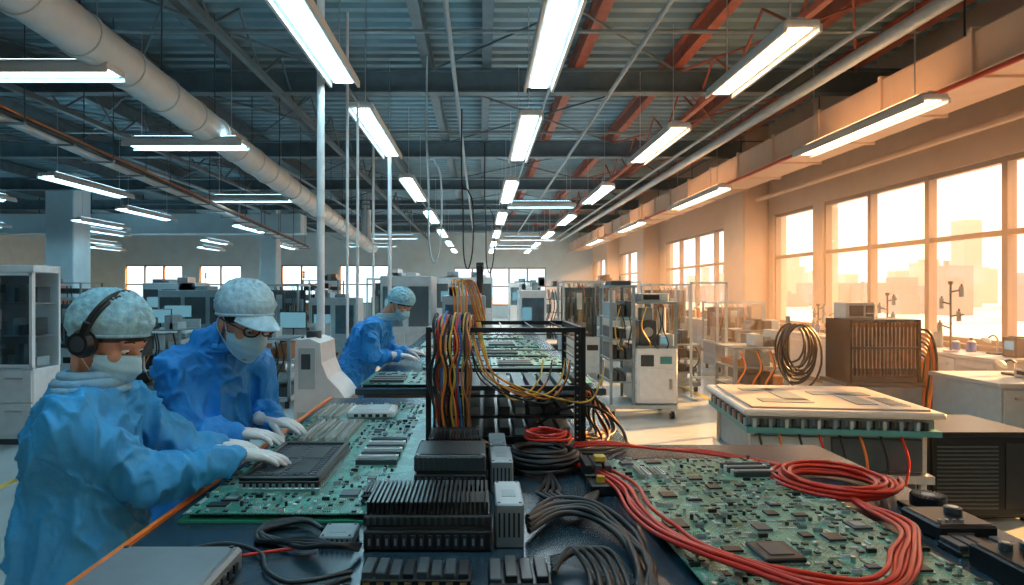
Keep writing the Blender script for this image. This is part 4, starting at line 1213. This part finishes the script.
supplies(6.2, 6.3, 7.3, 12.0, .82, 15, 5, .34); supplies(6.0, 6.3, 16.6, 22.2, .82, 14, 6, .45); supplies(4.75, 5.6, 5.85, 6.3, .78, 2, 9, .2)
# finned rack
b = B()
b.bx(3.74, 4.50, 6.5, 7.0, .04, .62, greyp, .01); b.bx(3.72, 4.52, 6.48, 7.02, .62, .66, dgrey, .004)
b.bx(3.78, 4.46, 6.52, 6.96, .66, .72, dgrey)
copd = M('bronze_plate_sunlit', (.24, .11, .06), .45, .1, var=.3)  # bronze with the sunlit orange tone mixed into its colour
for k in range(17):
    x = 3.79+k*.04; b.bx(x, x+.024, 6.53, 6.95, .72, 1.27, copd)
    b.bx(x, x+.024, 6.52, 6.53, .74, .8, dgrey); b.bx(x+.009, x+.013, 6.524, 6.53, .8, 1.22, lgrey)
b.bx(3.76, 4.48, 6.52, 6.96, 1.27, 1.30, dgrey, .004); b.bx(3.76, 4.48, 6.515, 6.53, 1.0, 1.02, dgrey)
for x in (3.77, 4.47): b.bx(x-.012, x+.012, 6.5, 6.96, .66, 1.30, blackm)
for (x, y) in ((3.79, 6.55), (4.45, 6.55), (3.79, 6.95), (4.45, 6.95)): b.cyl((x, y, 0), (x, y, .04), .03, rubber, 10)
for k in range(9):
    b.tube(catmull([(4.46, 6.55+k*.04, 1.2-k*.04), (4.58+k*.015, 6.5+k*.04, 1.15-k*.04), (4.64, 6.5+k*.03, .8), (4.6-k*.02, 6.55, .35), (4.52, 6.6, .1)], 6), .014, [rubber, orangec, copper][k % 3], 6)
b.done('battery_rack')
b = B(); b.bx(3.78, 4.08, 6.6, 6.85, 1.30, 1.47, lgrey, .01); b.bx(3.81, 3.95, 6.59, 6.6, 1.33, 1.44, dgrey); b.bx(3.98, 4.05, 6.585, 6.6, 1.33, 1.44, dgrey)
for k in range(4): b.cyl((3.98+.02*k, 6.58, 1.36), (3.98+.02*k, 6.59, 1.36), .006, steel, 8)
b.done('oscilloscope')
b = B(); hx = 3.56
b.bx(hx-.16, hx+.14, 7.2, 7.6, 0, .04, dgrey); b.cyl((hx, 7.4, .04), (hx, 7.4, 1.3), .025, greyp, 10); b.cyl((hx, 7.1, 1.2), (hx, 7.4, 1.2), .03, steel, 10)
rd = random.Random(3)
for k in range(12):
    R_ = .25+rd.uniform(-.06, .06); yy = 7.10+k*.018
    b.tube([(hx+R_*.72*math.cos(a)+rd.uniform(-.004, .004)+.02*math.sin(k), yy, 1.22-R_*1.15+R_*1.15*math.sin(a)-rd.uniform(0, .01)) for a in [2*pi*i/26 for i in range(26)]], .012, rubber, 6, True)
b.done('hanging_cable_coil')
def lab_stand(x, y, z, h, sd):
    rd = random.Random(sd); b = B()
    b.cyl((x, y, z), (x, y, z+.025), .08, steel, 20); b.cyl((x, y, z), (x, y, z+h), .013, dgrey, 8)
    for k in range(4):
        zz = z+h*(.35+.18*k); d = (-1)**k; b.cyl((x, y, zz), (x+.0, y+d*rd.uniform(.12, .25), zz+.03), .011, dgrey, 8)
        yy = y+d*rd.uniform(.12, .2); b.cyl((x, yy, zz-.06), (x, yy, zz+.07), .028, greyp, 12); b.cyl((x, yy, zz+.07), (x, yy, zz+.1), .01, dgrey, 8)
    b.cyl((x, y, z+h), (x, y, z+h+.04), .03, dgrey, 10)
    b.done('laboratory_stand')
lab_stand(5.92, 8.05, .82, .85, 1); lab_stand(5.92, 9.3, .82, .7, 2); lab_stand(5.92, 11.2, .82, .5, 3)
b = B(); b.bx(5.3, 5.6, 5.9, 6.2, .78, .80, dgrey, .004); b.cyl((5.45, 6.05, .80), (5.45, 6.05, .9), .02, steel, 10); b.bx(5.25, 5.65, 6.03, 6.06, .88, 1.2, black, .006); b.bx(5.26, 5.64, 6.025, 6.03, .9, 1.18, dgrey); b.done('computer_monitor')

def stool(x, y, sd):
    b = B()
    for k in range(5):
        a = 2*pi*k/5+sd; b.tube([(x, y, .12), (x+.27*math.cos(a), y+.27*math.sin(a), .07)], .018, dgrey, 8); b.sph((x+.27*math.cos(a), y+.27*math.sin(a), .03), .03, black, 10, 7)
    b.cyl((x, y, .1), (x, y, .55), .022, steel, 12); b.cyl((x, y, .55), (x, y, .60), .18, black, 24, r1=.2); b.sph((x, y, .60), (.2, .2, .03), black, 20, 8)
    b.tube(catmull([(x-.15, y, .57), (x-.24, y, .62), (x-.25, y, .8)], 5), .014, steel, 8)
    b.box((x-.25, y, .9), (.05, .36, .24), black, bev=.02)
    b.done('swivel_chair')
stool(-2.6, 7.2, .3); stool(-2.45, 10.2, 1); stool(-3.9, 7.9, 2)
b = B(); x, y, z = .0, 10.0, TZ
b.bx(x-.14, x+.14, y-.12, y+.12, z, z+.03, dgrey, .006); b.cyl((x, y+.08, z), (x, y+.08, z+.95), .022, steel, 12)
b.bx(x-.05, x+.05, y-.12, y+.1, z+.8, z+.95, black, .01); b.cyl((x, y-.08, z+.62), (x, y-.08, z+.82), .045, black, 16, r1=.055)
b.cyl((x-.03, y-.1, z+.93), (x-.03, y-.16, z+1.05), .02, black, 12); b.cyl((x+.03, y-.1, z+.93), (x+.03, y-.16, z+1.05), .02, black, 12)
b.bx(x-.06, x+.06, y-.02, y+.08, z+.95, z+1.1, black, .01)
b.done('stereo_microscope')
def desk(x0, x1, y0, y1):
    b = B(); b.bx(x0, x1, y0, y1, .74, .78, white, .006)
    for (x, y) in ((x0+.04, y0+.04), (x1-.04, y0+.04), (x0+.04, y1-.04), (x1-.04, y1-.04)): b.bx(x-.025, x+.025, y-.025, y+.025, 0, .74, greyp)
    b.bx(x0, x1, y1-.05, y1, .78, 1.0, lgrey)
    b.bx(x0+.05, x0+.45, y0+.1, y1-.1, .1, .72, lgrey, .006)
    b.done('laboratory_desk')
    for k, xx in enumerate((x0+.5, x0+1.2)):
        if xx+.5 > x1: continue
        b = B(); b.bx(xx, xx+.2, y1-.35, y1-.2, .78, .795, black, .004); b.bx(xx+.09, xx+.11, y1-.29, y1-.26, .79, .95, black); b.bx(xx-.14, xx+.34, y1-.31, y1-.28, .92, 1.22, black, .006); b.bx(xx-.125, xx+.325, y1-.314, y1-.309, .935, 1.205, screen)
        b.done('computer_monitor')
desk(-4.6, -2.7, 10.9, 11.6); desk(-7.8, -5.8, 12.6, 13.3); desk(-11, -9, 12.2, 12.9); desk(2.6, 4.3, 14, 14.7)

# ------------------------------------------------------------------ exterior
b = B(); rd = random.Random(77)
bldm = M('haze_glow_facade', (.20, .13, .10), .9, emit=.34, ecol=(1, .60, .36))  # emission on the facades stands in for bright haze in front of them
bldf = M('haze_glow_far_facade', (.25, .17, .12), .9, emit=.52, ecol=(1, .64, .38))  # far row glows more, for thicker haze
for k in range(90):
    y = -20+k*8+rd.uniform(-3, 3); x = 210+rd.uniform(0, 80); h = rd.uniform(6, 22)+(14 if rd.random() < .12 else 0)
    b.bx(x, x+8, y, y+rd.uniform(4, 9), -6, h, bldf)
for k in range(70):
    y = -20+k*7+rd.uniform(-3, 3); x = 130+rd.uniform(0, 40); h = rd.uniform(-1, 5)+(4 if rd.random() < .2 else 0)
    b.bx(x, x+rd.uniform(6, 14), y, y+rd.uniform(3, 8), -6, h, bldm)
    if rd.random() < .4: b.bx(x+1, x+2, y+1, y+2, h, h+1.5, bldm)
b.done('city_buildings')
b = B(); b.bx(7.2, 420, -150, 700, -6.3, -6, M('haze_glow_ground', (.4, .3, .22), .9, emit=.5, ecol=(1, .7, .45))); b.done('street_ground')  # ground emits too, as a painted haze glow

w = bpy.data.worlds.new('World'); scene.world = w; w.use_nodes = True
nt = w.node_tree; nt.nodes.clear(); N = nt.nodes.new; L = nt.links.new
out = N('ShaderNodeOutputWorld'); bg = N('ShaderNodeBackground'); tc = N('ShaderNodeTexCoord'); sp = N('ShaderNodeSeparateXYZ')
L(tc.outputs['Generated'], sp.inputs[0])
rz = N('ShaderNodeValToRGB'); L(sp.outputs['Z'], rz.inputs['Fac'])
rz.color_ramp.elements[0].position = 0.0; rz.color_ramp.elements[0].color = (1, .72, .42, 1)
rz.color_ramp.elements[1].position = .3; rz.color_ramp.elements[1].color = (1, .86, .66, 1)
mr = N('ShaderNodeMapRange'); mr.inputs['From Min'].default_value = .05; mr.inputs['From Max'].default_value = .5
L(sp.outputs['X'], mr.inputs['Value'])
mx = N('ShaderNodeMix'); mx.data_type = 'RGBA'; L(mr.outputs[0], mx.inputs['Factor']); mx.inputs[6].default_value = (.68, .88, 1, 1); L(rz.outputs['Color'], mx.inputs[7])
L(mx.outputs[2], bg.inputs['Color']); bg.inputs['Strength'].default_value = 1.7
L(bg.outputs[0], out.inputs['Surface'])

sun = bpy.data.lights.new('sun', 'SUN'); sun.energy = 19.0; sun.color = (1, .44, .13); sun.angle = math.radians(1.5)
so = bpy.data.objects.new('sun', sun); scene.collection.objects.link(so)
d = V((-1, -.42, -.36)).normalized(); so.rotation_euler = d.to_track_quat('-Z', 'Y').to_euler(); so.location = (30, 20, 15)

# warm-tinted haze volume, added for the sun glow along the window side
hz = bpy.data.materials.new('window_glow_haze'); hz.use_nodes = True
nt = hz.node_tree; nt.nodes.clear()
o = nt.nodes.new('ShaderNodeOutputMaterial'); vs_ = nt.nodes.new('ShaderNodeVolumeScatter')
vs_.inputs['Density'].default_value = .020; vs_.inputs['Anisotropy'].default_value = .45; vs_.inputs['Color'].default_value = (1, .80, .60, 1)
nt.links.new(vs_.outputs[0], o.inputs['Volume'])
b = B(); b.bx(2.6, XR-.01, 5.2, YB-.05, .02, 3.75, hz); b.done('window_glow_haze')

cam = bpy.data.cameras.new('camera'); co = bpy.data.objects.new('camera', cam); scene.collection.objects.link(co)
cam.sensor_width = 36; cam.lens = 22.5; cam.shift_x = .03125; cam.shift_y = -.0024; cam.clip_start = .05; cam.clip_end = 1500
co.location = (0, 0, 1.6); co.rotation_euler = (pi/2, 0, 0)
scene.camera = co
scene.view_settings.view_transform = 'Standard'
scene.view_settings.look = 'None'
scene.view_settings.exposure = 0.68
